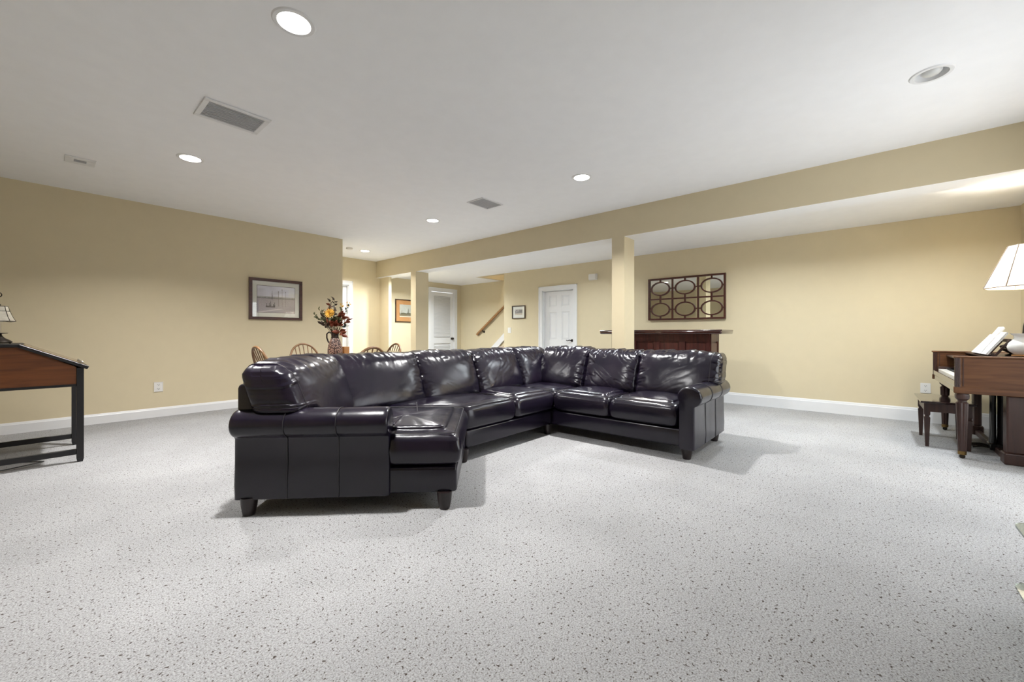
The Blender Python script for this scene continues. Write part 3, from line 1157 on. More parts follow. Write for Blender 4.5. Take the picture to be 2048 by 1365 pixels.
# rolled arms: profile in (s, z), s = 0 inner face, outwards positive
def arm(org, along, outw, length, cw=0.122):
    org, along, outw = Vector(org), Vector(along), Vector(outw)
    ex, ez, sc_, zc = 0.096, 0.086, 0.084, 0.525
    prof = [(0.0, 0.095), (0.0, 0.48)]
    for k in range(0, 25):
        t_ = PI * 1.04 - (PI * 1.04 + 0.72 * PI / 2) * k / 24
        prof.append((sc_ + ex * math.cos(t_), zc + ez * math.sin(t_)))
    prof += [(cw, 0.44), (cw, 0.30), (cw + 0.004, 0.18), (cw, 0.095)]
    bm = B()
    steps = [(0.0, 0.016), (0.004, 0.006), (0.016, 0.0)]
    n = 44
    steps += [(0.016 + (length - 0.032) * k / n, 0.0) for k in range(1, n + 1)]
    steps += [(length - 0.004, 0.006), (length, 0.016)]
    pc = Vector((sum(p[0] for p in prof) / len(prof), sum(p[1] for p in prof) / len(prof)))
    rings = []
    for l, ins in steps:
        ring = []
        for i, (s_, z_) in enumerate(prof):
            dv = Vector((s_, z_)) - (Vector((sc_, zc)) if z_ > 0.44 else Vector((0.06, z_)))
            q = Vector((s_, z_))
            if dv.length > 1e-5:
                q -= dv.normalized() * ins
            g = 0
            for ls in (length * 0.34, length * 0.67):
                g += 0.005 * math.exp(-((l - ls) / 0.007) ** 2)
            g += 0.0025 * nz(l * 7, s_ * 5, z_ * 5 + org.x)
            if dv.length > 1e-5:
                q -= dv.normalized() * g
            w3 = org + along * l + outw * q.x
            ring.append(bm.verts.new((w3.x, w3.y, q.y)))
        rings.append(ring)
    m = len(prof)
    for i in range(len(rings) - 1):
        for k in range(m):
            j = (k + 1) % m
            bm.faces.new((rings[i][k], rings[i][j], rings[i + 1][j], rings[i + 1][k]))
    bm.faces.new(rings[0])
    bm.faces.new(rings[-1][::-1])
    o = obj('arm', bm, 'leather', sofa, smooth=True, angle=55, off=SO)
    for ls in (length * 0.34, length * 0.67):
        bm = B()
        pts = []
        for s_, z_ in prof[2:]:
            w3 = org + along * ls + outw * s_
            pts.append((w3.x, w3.y, z_))
        pts = [Vector(p) for p in pts]
        tube(bm, pts, 0.0026, 5, cap=False)
        obj('seam', bm, 'seam', o, smooth=True, off=SO)
    return o


# angled arm: outer face on x+y=3.44, runs from the back corner to the seat front
inn = Vector((0.72, 2.72)) + Vector((S2, S2)) * 0.122
arm(inn, (S2, -S2), (-S2, -S2), 0.87)
# right arm: outer face y=1.046, runs along +x from the front
arm((3.455, 1.168), (1, 0), (0, -1), 0.95)

# seams on the angled seat
bm = B()
tube(bm, [(1.96, 2.70, 0.500), (1.75, 2.40, 0.497), (1.62, 2.16, 0.488)], 0.003, 5)
obj('seam', bm, 'seam', sofa, smooth=True, off=SO)

# legs
for lx, ly in ((0.79, 2.69), (1.585, 1.905), (2.265, 2.485), (3.475, 2.515), (3.535, 1.125), (4.315, 1.115), (1.45, 3.35), (2.9, 3.35), (4.35, 3.35), (4.35, 2.2)):
    bm = B()
    lathe(bm, [(0.030, 0.0), (0.032, 0.004), (0.041, 0.05), (0.046, 0.104)], 20, c=(lx, ly))
    obj('leg', bm, 'leg', sofa, smooth=True, off=SO)

# ------------------------------------------------------------------ dining set behind the sofa
TC = (2.31, 4.80)
tb = thing('dining_table', 'round oak pedestal table hidden behind the sofa between the chairs', 'table', (*TC, 0))
bm = B()
lathe(bm, [(0.02, 0.715), (0.42, 0.715), (0.445, 0.722), (0.45, 0.735), (0.445, 0.747), (0.43, 0.75), (0.02, 0.75)], 48)
obj('tabletop', bm, 'oak', tb, smooth=True)
bm = B()
lathe(bm, [(0.05, 0.12), (0.075, 0.16), (0.05, 0.25), (0.075, 0.42), (0.055, 0.60), (0.10, 0.70), (0.14, 0.714)], 24)
obj('pedestal', bm, 'oak', tb, smooth=True)
for k in range(4):
    bm = B()
    a = k * PI / 2 + PI / 4
    tube(bm, [(0.05 * math.cos(a), 0.05 * math.sin(a), 0.16), (0.2 * math.cos(a), 0.2 * math.sin(a), 0.11), (0.38 * math.cos(a), 0.38 * math.sin(a), 0.022)], [0.035, 0.03, 0.022], 10)
    obj('foot', bm, 'oak', tb, smooth=True)


def windsor():
    t = thing('windsor_chair', '', 'chair', group='windsor chairs around the dining table')
    bm = B()      # seat: y is depth, back at -y
    N = 32
    pts = []
    for k in range(N):
        a = 2 * PI * k / N
        pts.append((0.215 * math.copysign(abs(math.cos(a)) ** 0.8, math.cos(a)), 0.205 * math.copysign(abs(math.sin(a)) ** 0.8, math.sin(a))))
    prism(bm, pts, 0.425, 0.462)
    bmesh.ops.bevel(bm, geom=[e for e in bm.edges if abs(e.verts[0].co.z - e.verts[1].co.z) < 1e-6], offset=0.012, segments=2, affect='EDGES')
    obj('seat', bm, 'oak', t, smooth=True)
    bm = B()      # bow
    hp = []
    for k in range(25):
        a = PI * k / 24
        x = -0.205 * math.cos(a) * (1 + 0.10 * math.sin(a))
        zz = 0.455 + 0.455 * math.sin(a) ** 0.62
        hp.append(Vector((x, -0.165 - 0.16 * (zz - 0.455) / 0.455, zz)))
    tube(bm, hp, 0.0135, 10)
    obj('bow', bm, 'oak', t, smooth=True)
    for i in range(7):
        f = (i - 3) / 3
        xt = 0.165 * f
        best = min(hp[3:-3], key=lambda p: abs(p.x - xt))
        bm = B()
        tube(bm, [(0.12 * f, -0.165, 0.455), best], 0.0065, 6)
        obj('spindle', bm, 'oak', t, smooth=True)
    lp = []
    for sx in (-1, 1):
        for sy in (-1, 1):
            bm = B()
            a_, b_ = Vector((sx * 0.14, sy * 0.13, 0.43)), Vector((sx * 0.20, sy * 0.20, 0.0))
            tube(bm, [a_, a_.lerp(b_, 0.3), a_.lerp(b_, 0.6), b_], [0.014, 0.020, 0.018, 0.012], 10)
            obj('leg', bm, 'oak', t, smooth=True)
    for sx in (-1, 1):
        bm = B()
        tube(bm, [(sx * 0.175, -0.17, 0.18), (sx * 0.175, 0.0, 0.18), (sx * 0.175, 0.17, 0.18)], [0.009, 0.014, 0.009], 8)
        obj('stretcher', bm, 'oak', t, smooth=True)
    bm = B()
    tube(bm, [(-0.175, 0, 0.18), (0, 0, 0.18), (0.175, 0, 0.18)], [0.009, 0.014, 0.009], 8)
    obj('stretcher', bm, 'oak', t, smooth=True)
    return t


ch = windsor()
# hoops stand at roughly (1.54,4.87) (2.45,5.72) (2.09,3.70) (3.17,4.90); the seat faces the table
ch.location = (2.37, 5.50, 0)
ch.rotation_euler = (0, 0, PI + 0.05)
ch['label'] = 'oak bow-back windsor chair seen full-on left of the flower pitcher'
copy_thing(ch, (1.80, 4.84, 0), -PI / 2 + 0.05, 'oak windsor chair turned sideways, leftmost above the sofa back')
copy_thing(ch, (2.115, 4.00, 0), 0.12, 'oak windsor chair just right of the pitcher, its low bow nearest the sofa')
copy_thing(ch, (2.90, 4.92, 0), PI / 2 - 0.05, 'oak windsor chair turned sideways, rightmost above the sofa back')

# pitcher and flowers
VZ = 0.7505
pit = thing('flower_pitcher', 'patterned terracotta pitcher with dark neck and loop handle holding flowers', 'pitcher', (*TC, VZ))
bm = B()
lathe(bm, [(0.05, 0.0), (0.072, 0.004), (0.082, 0.05), (0.084, 0.10), (0.076, 0.16), (0.058, 0.215), (0.045, 0.245), (0.040, 0.245), (0.05, 0.2), (0.06, 0.1), (0.05, 0.02)], 32, cap=True)
obj('body', bm, 'pot', pit, smooth=True)
bm = B()
lathe(bm, [(0.0455, 0.244), (0.041, 0.262), (0.043, 0.290), (0.052, 0.322), (0.047, 0.322), (0.038, 0.29), (0.036, 0.262), (0.040, 0.246)], 32, closed=True)
obj('neck', bm, 'pot_dark', pit, smooth=True)
bm = B()
Rr = Vector((0.654, -0.756, 0))          # direction across the view
hp = [Rr * -0.046 + Vector((0, 0, 0.305)), Rr * -0.075 + Vector((0, 0, 0.318)), Rr * -0.098 + Vector((0, 0, 0.295)), Rr * -0.098 + Vector((0, 0, 0.25)), Rr * -0.082 + Vector((0, 0, 0.205)), Rr * -0.066 + Vector((0, 0, 0.185))]
tube(bm, hp, 0.009, 8)
obj('handle', bm, 'pot_dark', pit, smooth=True)

fl = thing('flower_bouquet', 'autumn bouquet of yellow bloom, rust leaves and green sprigs in the pitcher', 'flowers', (*TC, VZ))
Ff = Vector((0.756, 0.654, 0))


def bp(x, z, d=0.0):
    return Rr * x + Ff * d + Vector((0, 0, z))


def leaf(at, direc, ln, wd_, mat, curl=0.2):
    direc = Vector(direc).normalized()
    sidev = direc.cross(Vector((random.uniform(-1, 1), random.uniform(-1, 1), random.uniform(-0.3, 1)))).normalized()
    up = sidev.cross(direc)
    bm = B()
    L = [0, 0.2, 0.45, 0.7, 1.0]
    W = [0.08, 0.75, 1.0, 0.65, 0.02]
    rows = []
    for l, w_ in zip(L, W):
        c = Vector(at) + direc * ln * l + up * curl * ln * (l * l)
        rows.append([bm.verts.new(c - sidev * wd_ * w_ * 0.5 + up * 0.1 * wd_ * w_), bm.verts.new(c), bm.verts.new(c + sidev * wd_ * w_ * 0.5 + up * 0.1 * wd_ * w_)])
    for i in range(4):
        for k in range(2):
            bm.faces.new((rows[i][k], rows[i][k + 1], rows[i + 1][k + 1], rows[i + 1][k]))
    o = obj('leaf', bm, mat, fl, smooth=True)
    sm = o.modifiers.new('t', 'SOLIDIFY')
    sm.thickness = 0.0012
    return o


SP = [  # tip x, tip z, depth, leaf material, leaves, leaf length
    (-0.205, 0.60, 0.02, 'leaf_green', 6, 0.035), (-0.235, 0.525, -0.03, 'leaf_green', 7, 0.035), (-0.19, 0.485, 0.05, 'leaf_green', 6, 0.04),
    (-0.15, 0.43, -0.05, 'leaf_dark', 6, 0.045), (-0.13, 0.55, 0.05, 'leaf_dark', 7, 0.04), (-0.06, 0.70, 0.00, 'leaf_dark', 9, 0.042),
    (-0.02, 0.72, 0.03, 'leaf_dark', 9, 0.045), (-0.04, 0.64, -0.04, 'leaf_red', 8, 0.05), (0.06, 0.60, 0.05, 'leaf_dark', 6, 0.04),
    (0.09, 0.615, -0.02, 'leaf_green', 7, 0.03), (0.145, 0.63, 0.02, 'leaf_teal', 6, 0.04), (0.12, 0.52, -0.05, 'leaf_red', 8, 0.075),
    (0.14, 0.455, 0.0, 'leaf_red', 7, 0.075), (0.09, 0.41, -0.08, 'leaf_red', 7, 0.07), (0.12, 0.385, 0.03, 'leaf_teal', 8, 0.05),
    (-0.02, 0.46, -0.08, 'leaf_green', 9, 0.06), (0.02, 0.42, -0.09, 'leaf_red', 9, 0.065), (-0.05, 0.42, -0.08, 'leaf_red', 8, 0.06),
    (0.045, 0.48, -0.05, 'leaf_green', 9, 0.06), (-0.09, 0.50, -0.04, 'leaf_dark', 8, 0.05), (-0.11, 0.375, 0.03, 'leaf_dark', 5, 0.05),
    (0.105, 0.30, -0.07, 'leaf_red', 6, 0.075),
    (-0.10, 0.46, -0.06, 'leaf_green', 9, 0.05), (-0.14, 0.50, 0.0, 'leaf_dark', 8, 0.05), (0.07, 0.54, -0.06, 'leaf_red', 9, 0.06),
    (0.00, 0.58, -0.05, 'leaf_dark', 9, 0.05), (-0.07, 0.57, -0.06, 'leaf_red', 8, 0.05), (0.03, 0.40, -0.10, 'leaf_red', 9, 0.065),
    (-0.06, 0.39, -0.09, 'leaf_dark', 8, 0.055), (0.08, 0.46, -0.09, 'leaf_green', 9, 0.06), (-0.17, 0.56, 0.03, 'leaf_green', 7, 0.045)]
for x, zz, d, mt, nl, ll in SP:
    a_ = bp(random.uniform(-0.02, 0.02), 0.22, random.uniform(-0.015, 0.015))
    b_ = bp(x * 0.25, 0.33, d * 0.3)
    c_ = bp(x, zz, d)
    pts = [a_, b_, b_.lerp(c_, 0.5) + Vector((0, 0, 0.02)), c_]
    bm = B()
    tube(bm, pts, [0.003, 0.003, 0.0024, 0.0015], 5)
    obj('stem', bm, 'stem', fl, smooth=True)
    for k in range(nl):
        f = 1.0 - 0.55 * k / nl
        p = pts[2].lerp(c_, (f - 0.45) / 0.55) if f > 0.45 else pts[2]
        dr = (c_ - b_).normalized() * 0.5 + Vector((random.uniform(-1, 1), random.uniform(-1, 1), random.uniform(-0.6, 0.8))) * 0.8
        leaf(p, dr, ll * random.uniform(0.85, 1.35), ll * random.uniform(0.5, 0.75), mt, random.uniform(-0.2, 0.3))
# the big yellow bloom
fc = bp(-0.005, 0.535, -0.125)
bm = B()
tube(bm, [bp(0, 0.24), bp(-0.005, 0.42, -0.06), fc], 0.003, 6)
obj('stem', bm, 'stem', fl, smooth=True)
bloom_n = (-Ff + Vector((0, 0, 0.35))).normalized()
bt = bloom_n.cross(Vector((0, 0, 1))).normalized()
bu = bt.cross(bloom_n)
for ring, (cnt, ln, tilt) in enumerate(((16, 0.066, 0.15), (13, 0.053, 0.5), (10, 0.038, 1.0), (6, 0.022, 1.8))):
    for k in range(cnt):
        a = 2 * PI * (k + 0.5 * (ring % 2)) / cnt
        dr = bt * math.cos(a) + bu * math.sin(a) + bloom_n * tilt
        dr.normalize()
        bm = B()
        sd_ = dr.cross(bloom_n).normalized()
        w_ = 0.021 - 0.002 * ring
        b0 = fc + bloom_n * 0.003 * ring
        vv = [b0 - sd_ * w_ * 0.2, b0 + sd_ * w_ * 0.2, b0 + dr * ln * 0.6 + sd_ * w_ * 0.5, b0 + dr * ln + bloom_n * 0.006, b0 + dr * ln * 0.6 - sd_ * w_ * 0.5]
        bm.faces.new([bm.verts.new(q) for q in vv])
        g = bmesh.ops.solidify(bm, geom=bm.faces[:], thickness=0.0016)
        obj('petal', bm, 'petal', fl)
# yellow berry sprays
for cx_, cz_, d in ((0.155, 0.655, 0.02), (0.095, 0.635, -0.02)):
    for k in range(14):
        bm = B()
        p = bp(cx_ + random.uniform(-0.02, 0.02), cz_ + random.uniform(-0.03, 0.03), d + random.uniform(-0.02, 0.02))
        bmesh.ops.create_icosphere(bm, subdivisions=1, radius=random.uniform(0.004, 0.007), matrix=Matrix.Translation(p))
        obj('berry', bm, 'petal', fl, smooth=True)
bm = B()
nb = Vector((*TC, 0)) + Rr * 0.060 + Ff * 0.16
bx(bm, nb.x - 0.035, nb.x + 0.035, nb.y - 0.035, nb.y + 0.035, 0.7505, 0.89, 0.004)
nbx = obj('napkin_holder', bm, 'mat_tan', None, off=(nb.x, nb.y, 0.7505))
nbx.location = (nb.x, nb.y, 0.7505)
tag(nbx, 'small tan box standing behind the flower pitcher', 'box')


# ------------------------------------------------------------------ pictures
def print_grid(fn, a0, a1, z0, z1, nx, nzr, colf, d):
    bm = B()
    lay = bm.verts.layers.float_color.new('print')
    g = []
    for j in range(nzr + 1):
        row = []
        for i in range(nx + 1):
            u, v = i / nx, j / nzr
            vt = bm.verts.new(fn(a0 + (a1 - a0) * u, d, z0 + (z1 - z0) * v))
            c = colf(u, v)
            vt[lay] = (c[0], c[1], c[2], 1)
            row.append(vt)
        g.append(row)
    for j in range(nzr):
        for i in range(nx):
            bm.faces.new((g[j][i], g[j][i + 1], g[j + 1][i + 1], g[j + 1][i]))
    return bm


def framed(name, label, fn, a0, a1, z0, z1, fw, mw, fmat, mmat, colf, flip=False, nx=110, nzr=80, depth=0.025, mwb=None):
    t = thing(name, label, 'picture', fn((a0 + a1) / 2, 0, z0))
    of = fn((a0 + a1) / 2, 0, z0)
    for q in ((a0, a1, z1 - fw, z1), (a0, a1, z0, z0 + fw), (a0, a0 + fw, z0 + fw, z1 - fw), (a1 - fw, a1, z0 + fw, z1 - fw)):
        bm = B()
        lbox(bm, fn, q[0], q[1], 0.001, depth, q[2], q[3])
        bmesh.ops.bevel(bm, geom=bm.edges[:], offset=0.003, segments=1, affect='EDGES')
        obj('frame_rail', bm, fmat, t, off=of)
    bm = B()
    lbox(bm, fn, a0 + fw, a1 - fw, 0.002, 0.008, z0 + fw, z1 - fw)
    obj('mat_board', bm, mmat, t, off=of)
    mb = mwb or mw
    f = (lambda u, v: colf(1 - u, v)) if flip else colf
    bm = print_grid(fn, a0 + fw + mw, a1 - fw - mw, z0 + fw + mb, z1 - fw - mw, nx, nzr, f, 0.0088)
    obj('print', bm, 'print', t, off=of)
    bm = B()
    lbox(bm, fn, a0 + fw, a1 - fw, 0.012, 0.014, z0 + fw, z1 - fw)
    obj('glass', bm, 'pane', t, off=of)
    return t


def harbour(u, v):
    return [min(0.8, q * 1.7) for q in harbour_ink(u, v)]


def harbour_ink(u, v):
    n = 0.5 + 0.5 * nz(u * 5, v * 7, 1)
    n2 = 0.5 + 0.5 * nz(u * 40, v * 40, 2)
    if min(u, 1 - u) < 0.008 or min(v, 1 - v) < 0.012:
        return (0.06, 0.05, 0.05)
    if v > 0.60:
        g = 0.30 + 0.10 * n + 0.12 * u
        c = [g * 0.98, g * 0.97, g * 1.08]
    elif v > 0.52:
        c = [0.20 + 0.06 * n2] * 3
    else:
        g = 0.17 + 0.10 * n2 * (0.5 + v)
        c = [g * 1.05, g * 0.95, g * 1.02]
    sky = 0.565 + 0.03 * nz(u * 22, 0, 5) + 0.018 * nz(u * 60, 0, 9)
    if 0.52 < v < sky:
        c = [0.10 + 0.05 * n2] * 3
    if abs(u - 0.385) < 0.013 * max(0, (0.86 - v)) / 0.3 and 0.5 < v < 0.86:
        c = [0.09, 0.085, 0.09]
    for (mx, mt) in ((0.645, 0.88), (0.74, 0.80), (0.55, 0.80)):
        if abs(u - mx) < 0.004 and 0.25 < v < mt:
            c = [0.10, 0.09, 0.09]
        if math.hypot((u - mx), (v - mt) * 0.75) < 0.013:
            c = [0.12, 0.11, 0.10]
    if 0.22 < u < 0.46 and 0.20 < v < 0.235 + 0.2 * abs(u - 0.34) ** 1.0:
        c = [0.02, 0.016, 0.02]
    for fx, fh in ((0.25, 0.36), (0.31, 0.37), (0.35, 0.42), (0.42, 0.33), (0.45, 0.40)):
        if abs(u - fx) < 0.013 * (1 - (v - 0.2) / (fh - 0.2 + 1e-6) * 0.5) and 0.2 < v < fh:
            c = [0.025, 0.02, 0.024]
    if v < 0.16 and abs((v - 0.08) - 0.25 * (u - 0.3)) < 0.02:
        c = [0.34, 0.31, 0.32]
    return c


def bridge(u, v):
    n2 = 0.5 + 0.5 * nz(u * 30, v * 30, 12)
    if v < 0.09:
        return (0.62, 0.56, 0.42)
    if v < 0.20 + 0.02 * n2:
        return (0.12 + 0.1 * n2, 0.10 + 0.09 * n2, 0.06 + 0.05 * n2)
    sky = 0.34 + 0.05 * nz(u * 14, 0, 3) + 0.03 * nz(u * 37, 0, 4)
    if v < sky and nz(u * 9, v * 6, 8) > -0.25:
        return (0.08 + 0.06 * n2, 0.075 + 0.05 * n2, 0.055)
    if abs(u - 0.13) < 0.014 and v < 0.52:
        return (0.12, 0.11, 0.09)
    if abs(u - 0.52) < 0.05 * (0.75 - v) / 0.4 and v < 0.75:
        return (0.17, 0.17, 0.14)
    g = 0.42 + 0.06 * nz(u * 3, v * 3, 6)
    return (g, g * 1.0, g * 0.86)


def engraving(u, v):
    n2 = 0.5 + 0.5 * nz(u * 22, v * 22, 21)
    if v < 0.26:
        if 0.05 < v < 0.12 and 0.05 < u < 0.95 and n2 > 0.4:
            return (0.18, 0.15, 0.12)
        return (0.56, 0.48, 0.37)
    if v > 0.93:
        return (0.35, 0.31, 0.25)
    g = 0.05 + 0.10 * n2
    if v > 0.5 + 0.5 * u - 0.1 and nz(u * 6, v * 8, 2) > 0.0:
        g = 0.32
    if v < 0.45:
        g += 0.08
    return (g, g * 0.9, g * 0.85)


framed('harbour_picture', 'harbour print in a mahogany frame with white mat on the left wall', lambda a, d, z: Vector((a, YL - d, z)), 1.975, 2.71, 1.262, 1.872, 0.040, 0.062, 'frame_red', 'mat_white', harbour, nx=150, nzr=110)
framed('tan_matted_picture', 'townscape print with wide tan mat in a thin dark frame by the small post', fn_hall, 5.63, 6.36, 1.345, 1.905, 0.020, 0.105, 'frame_dark', 'mat_tan', bridge, nx=90, nzr=70)
framed('small_engraving', 'small engraving in a thin dark frame left of the six-panel door', fn_back, 5.535, 5.91, 1.385, 1.672, 0.020, 0.062, 'frame_dark', 'mat_white', engraving, flip=True, nx=60, nzr=50)

# oval lattice mirror
MY0, MY1, MZ0, MZ1 = 1.60, 2.805, 1.282, 1.982
mo = Vector((XB, (MY0 + MY1) / 2, MZ0))
mr = thing('lattice_mirror', 'wide mirror with mahogany lattice of six ovals above the bar', 'mirror', mo)
bm = B()
lbox(bm, fn_back, MY0 + 0.005, MY1 - 0.005, 0.002, 0.016, MZ0 + 0.005, MZ1 - 0.005)
obj('mirror_glass', bm, 'mirror', mr, off=mo)
fw = 0.026
for q in ((MY0, MY1, MZ1 - fw, MZ1), (MY0, MY1, MZ0, MZ0 + fw), (MY0, MY0 + fw, MZ0 + fw, MZ1 - fw), (MY1 - fw, MY1, MZ0 + fw, MZ1 - fw)):
    bm = B()
    lbox(bm, fn_back, q[0], q[1], 0.0, 0.045, q[2], q[3])
    obj('frame_rail', bm, 'frame_red', mr, off=mo)
bw = 0.011
ym = [(MY0 + (MY1 - MY0) * k / 3) for k in range(4)]
zm = [(MZ0 + (MZ1 - MZ0) * k / 2) for k in range(3)]
for y in ym[1:3]:
    bm = B()
    lbox(bm, fn_back, y - bw, y + bw, 0.016, 0.034, MZ0 + fw, MZ1 - fw)
    obj('muntin', bm, 'frame_red', mr, off=mo)
bm = B()
lbox(bm, fn_back, MY0 + fw, MY1 - fw, 0.016, 0.033, zm[1] - bw, zm[1] + bw)
obj('muntin', bm, 'frame_red', mr, off=mo)
for i in range(3):
    for j in range(2):
        cy, cz = (ym[i] + ym[i + 1]) / 2, (zm[j] + zm[j + 1]) / 2
        ry, rz_ = 0.142, 0.098
        bm = B()
        rings = []
        for k in range(40):
            a = 2 * PI * k / 40
            rings.append([bm.verts.new(fn_back(cy + (ry + o1) * math.cos(a), o2, cz + (rz_ + o1) * math.sin(a))) for o1, o2 in ((0, 0.016), (0, 0.034), (0.02, 0.034), (0.02, 0.016))])
        for k in range(40):
            l = (k + 1) % 40
            for c in range(4):
                e = (c + 1) % 4
                bm.faces.new((rings[k][c], rings[k][e], rings[l][e], rings[l][c]))
        obj('oval_ring', bm, 'frame_red', mr, smooth=True, off=mo)
        for q in ((ym[i], cy - ry - 0.015, cz - 0.009, cz + 0.009), (cy + ry + 0.015, ym[i + 1], cz - 0.009, cz + 0.009), (cy - 0.011, cy + 0.011, zm[j], cz - rz_ - 0.015), (cy - 0.011, cy + 0.011, cz + rz_ + 0.015, zm[j + 1])):
            bm = B()
            lbox(bm, fn_back, q[0], q[1], 0.016, 0.032, q[2], q[3])
            obj('connector', bm, 'frame_red', mr, off=mo)


# outlets, switch, chime
def outlet(fn, a, z, label):
    of = fn(a, 0, z - 0.057)
    t = thing('wall_outlet', label, 'outlet', of, group='wall outlets')
    bm = B()
    lbox(bm, fn, a - 0.044, a + 0.044, 0.0005, 0.007, z - 0.06, z + 0.06)
    bmesh.ops.bevel(bm, geom=bm.edges[:], offset=0.003, segments=2, affect='EDGES')
    obj('cover_plate', bm, 'plastic', t, off=of)
    for dz in (-0.027, 0.027):
        bm = B()
        lbox(bm, fn, a - 0.017, a + 0.017, 0.007, 0.009, z + dz - 0.015, z + dz + 0.015)
        s_ = obj('socket', bm, 'plastic', t, off=of)
        bm = B()
        lbox(bm, fn, a - 0.009, a - 0.006, 0.009, 0.0095, z + dz - 0.002, z + dz + 0.009)
        lbox(bm, fn, a + 0.006, a + 0.009, 0.009, 0.0095, z + dz - 0.002, z + dz + 0.009)
        lbox(bm, fn, a - 0.003, a + 0.003, 0.009, 0.0095, z + dz - 0.011, z + dz - 0.005)
        obj('slot', bm, 'slot', s_, off=of)


fn_left = lambda a, d, z: Vector((a, YL - d, z))
outlet(fn_left, 0.978, 0.38, 'white wall outlet low on the left wall')
outlet(fn_back, -0.543, 0.405, 'white wall outlet on the back wall above the piano bench')
sw = thing('light_switch', 'white light switch plate under the small engraving', 'switch', fn_back(5.995, 0, 1.075))
bm = B()
lbox(bm, fn_back, 5.95, 6.04, 0.0005, 0.007, 1.075, 1.195)
obj('cover_plate', bm, 'plastic', sw, off=fn_back(5.995, 0, 1.075))
bm = B()
lbox(bm, fn_back, 5.978, 6.012, 0.007, 0.011, 1.10, 1.17)
obj('rocker', bm, 'plastic', sw, off=fn_back(5.995, 0, 1.075))
chm = thing('door_chime', 'cream door chime box high on the wall right of the door', 'door chime', fn_back(3.87, 0, 2.07))
bm = B()
lbox(bm, fn_back, 3.80, 3.96, 0.0005, 0.03, 2.07, 2.185)
obj('back_plate', bm, 'plastic', chm, off=fn_back(3.87, 0, 2.07))
bm = B()
lbox(bm, fn_back, 3.805, 3.955, 0.03, 0.07, 2.075, 2.18)
bmesh.ops.bevel(bm, geom=bm.edges[:], offset=0.006, segments=2, affect='EDGES')
obj('cover', bm, 'plastic', chm, off=fn_back(3.87, 0, 2.07))

# ------------------------------------------------------------------ bar
BO = (5.9, 2.2, 0)
bar = thing('home_bar', 'dark mahogany home bar with panelled front and bullnose top behind the post', 'bar', BO)
BX0, BX1, BY0, BY1 = 5.70, 6.09, 1.51, 2.92
bm = B()
bx(bm, BX0 + 0.02, BX1, BY0 + 0.02, BY1, 0.0, 1.045)
obj('carcass', bm, 'mahog', bar, off=BO)
fn_bar = lambda a, d, z: Vector((BX0 + 0.02 - d, a, z))
fn_end = lambda a, d, z: Vector((a, BY0 + 0.02 - d, z))
npan = 4
pwid = (BY1 - BY0 - 0.02) / npan
for z0, z1 in ((0.0, 0.14), (0.945, 1.045)):
    bm = B()
    lbox(bm, fn_bar, BY0 + 0.02, BY1, 0, 0.018, z0, z1)
    obj('rail', bm, 'mahog', bar, off=BO)
for k in range(npan + 1):
    y = BY0 + 0.02 + k * pwid
    bm = B()
    lbox(bm, fn_bar, max(BY0 + 0.02, y - 0.04), min(BY1, y + 0.04), 0, 0.018, 0.14, 0.945)
    obj('stile', bm, 'mahog', bar, off=BO)
for k in range(npan):
    y0, y1 = BY0 + 0.02 + k * pwid + 0.055, BY0 + 0.02 + (k + 1) * pwid - 0.055
    bm = B()
    lbox(bm, fn_bar, y0, y1, 0, 0.008, 0.165, 0.92)
    bmesh.ops.bevel(bm, geom=bm.edges[:], offset=0.008, segments=2, affect='EDGES')
    obj('panel', bm, 'mahog', bar, off=BO)
for q in ((BX0 + 0.02, BX0 + 0.08, 0.0, 1.045), (BX1 - 0.06, BX1, 0.0, 1.045), (BX0 + 0.08, BX1 - 0.06, 0.0, 0.14), (BX0 + 0.08, BX1 - 0.06, 0.945, 1.045)):
    bm = B()
    lbox(bm, fn_end, q[0], q[1], 0, 0.018, q[2], q[3])
    obj('end_rail', bm, 'mahog', bar, off=BO)
bm = B()
lbox(bm, fn_end, BX0 + 0.10, BX1 - 0.08, 0, 0.012, 0.165, 0.92)
obj('end_panel', bm, 'mahog', bar, off=BO)
bm = B()
bx(bm, BX0 - 0.14, BX1 + 0.06, BY0 - 0.16, BY1 + 0.13, 1.045, 1.098, 0.022, 4)
obj('bar_top', bm, 'bar_top', bar, smooth=True, off=BO)
bm = B()
tube(bm, [(BX0 - 0.13, BY0 - 0.15, 1.092), (BX0 - 0.13, BY1 + 0.12, 1.092)], 0.012, 10)
tube(bm, [(BX0 - 0.13, BY0 - 0.15, 1.092), (BX1 + 0.05, BY0 - 0.15, 1.092)], 0.012, 10)
obj('edge_rail', bm, 'bar_top', bar, smooth=True, off=BO)

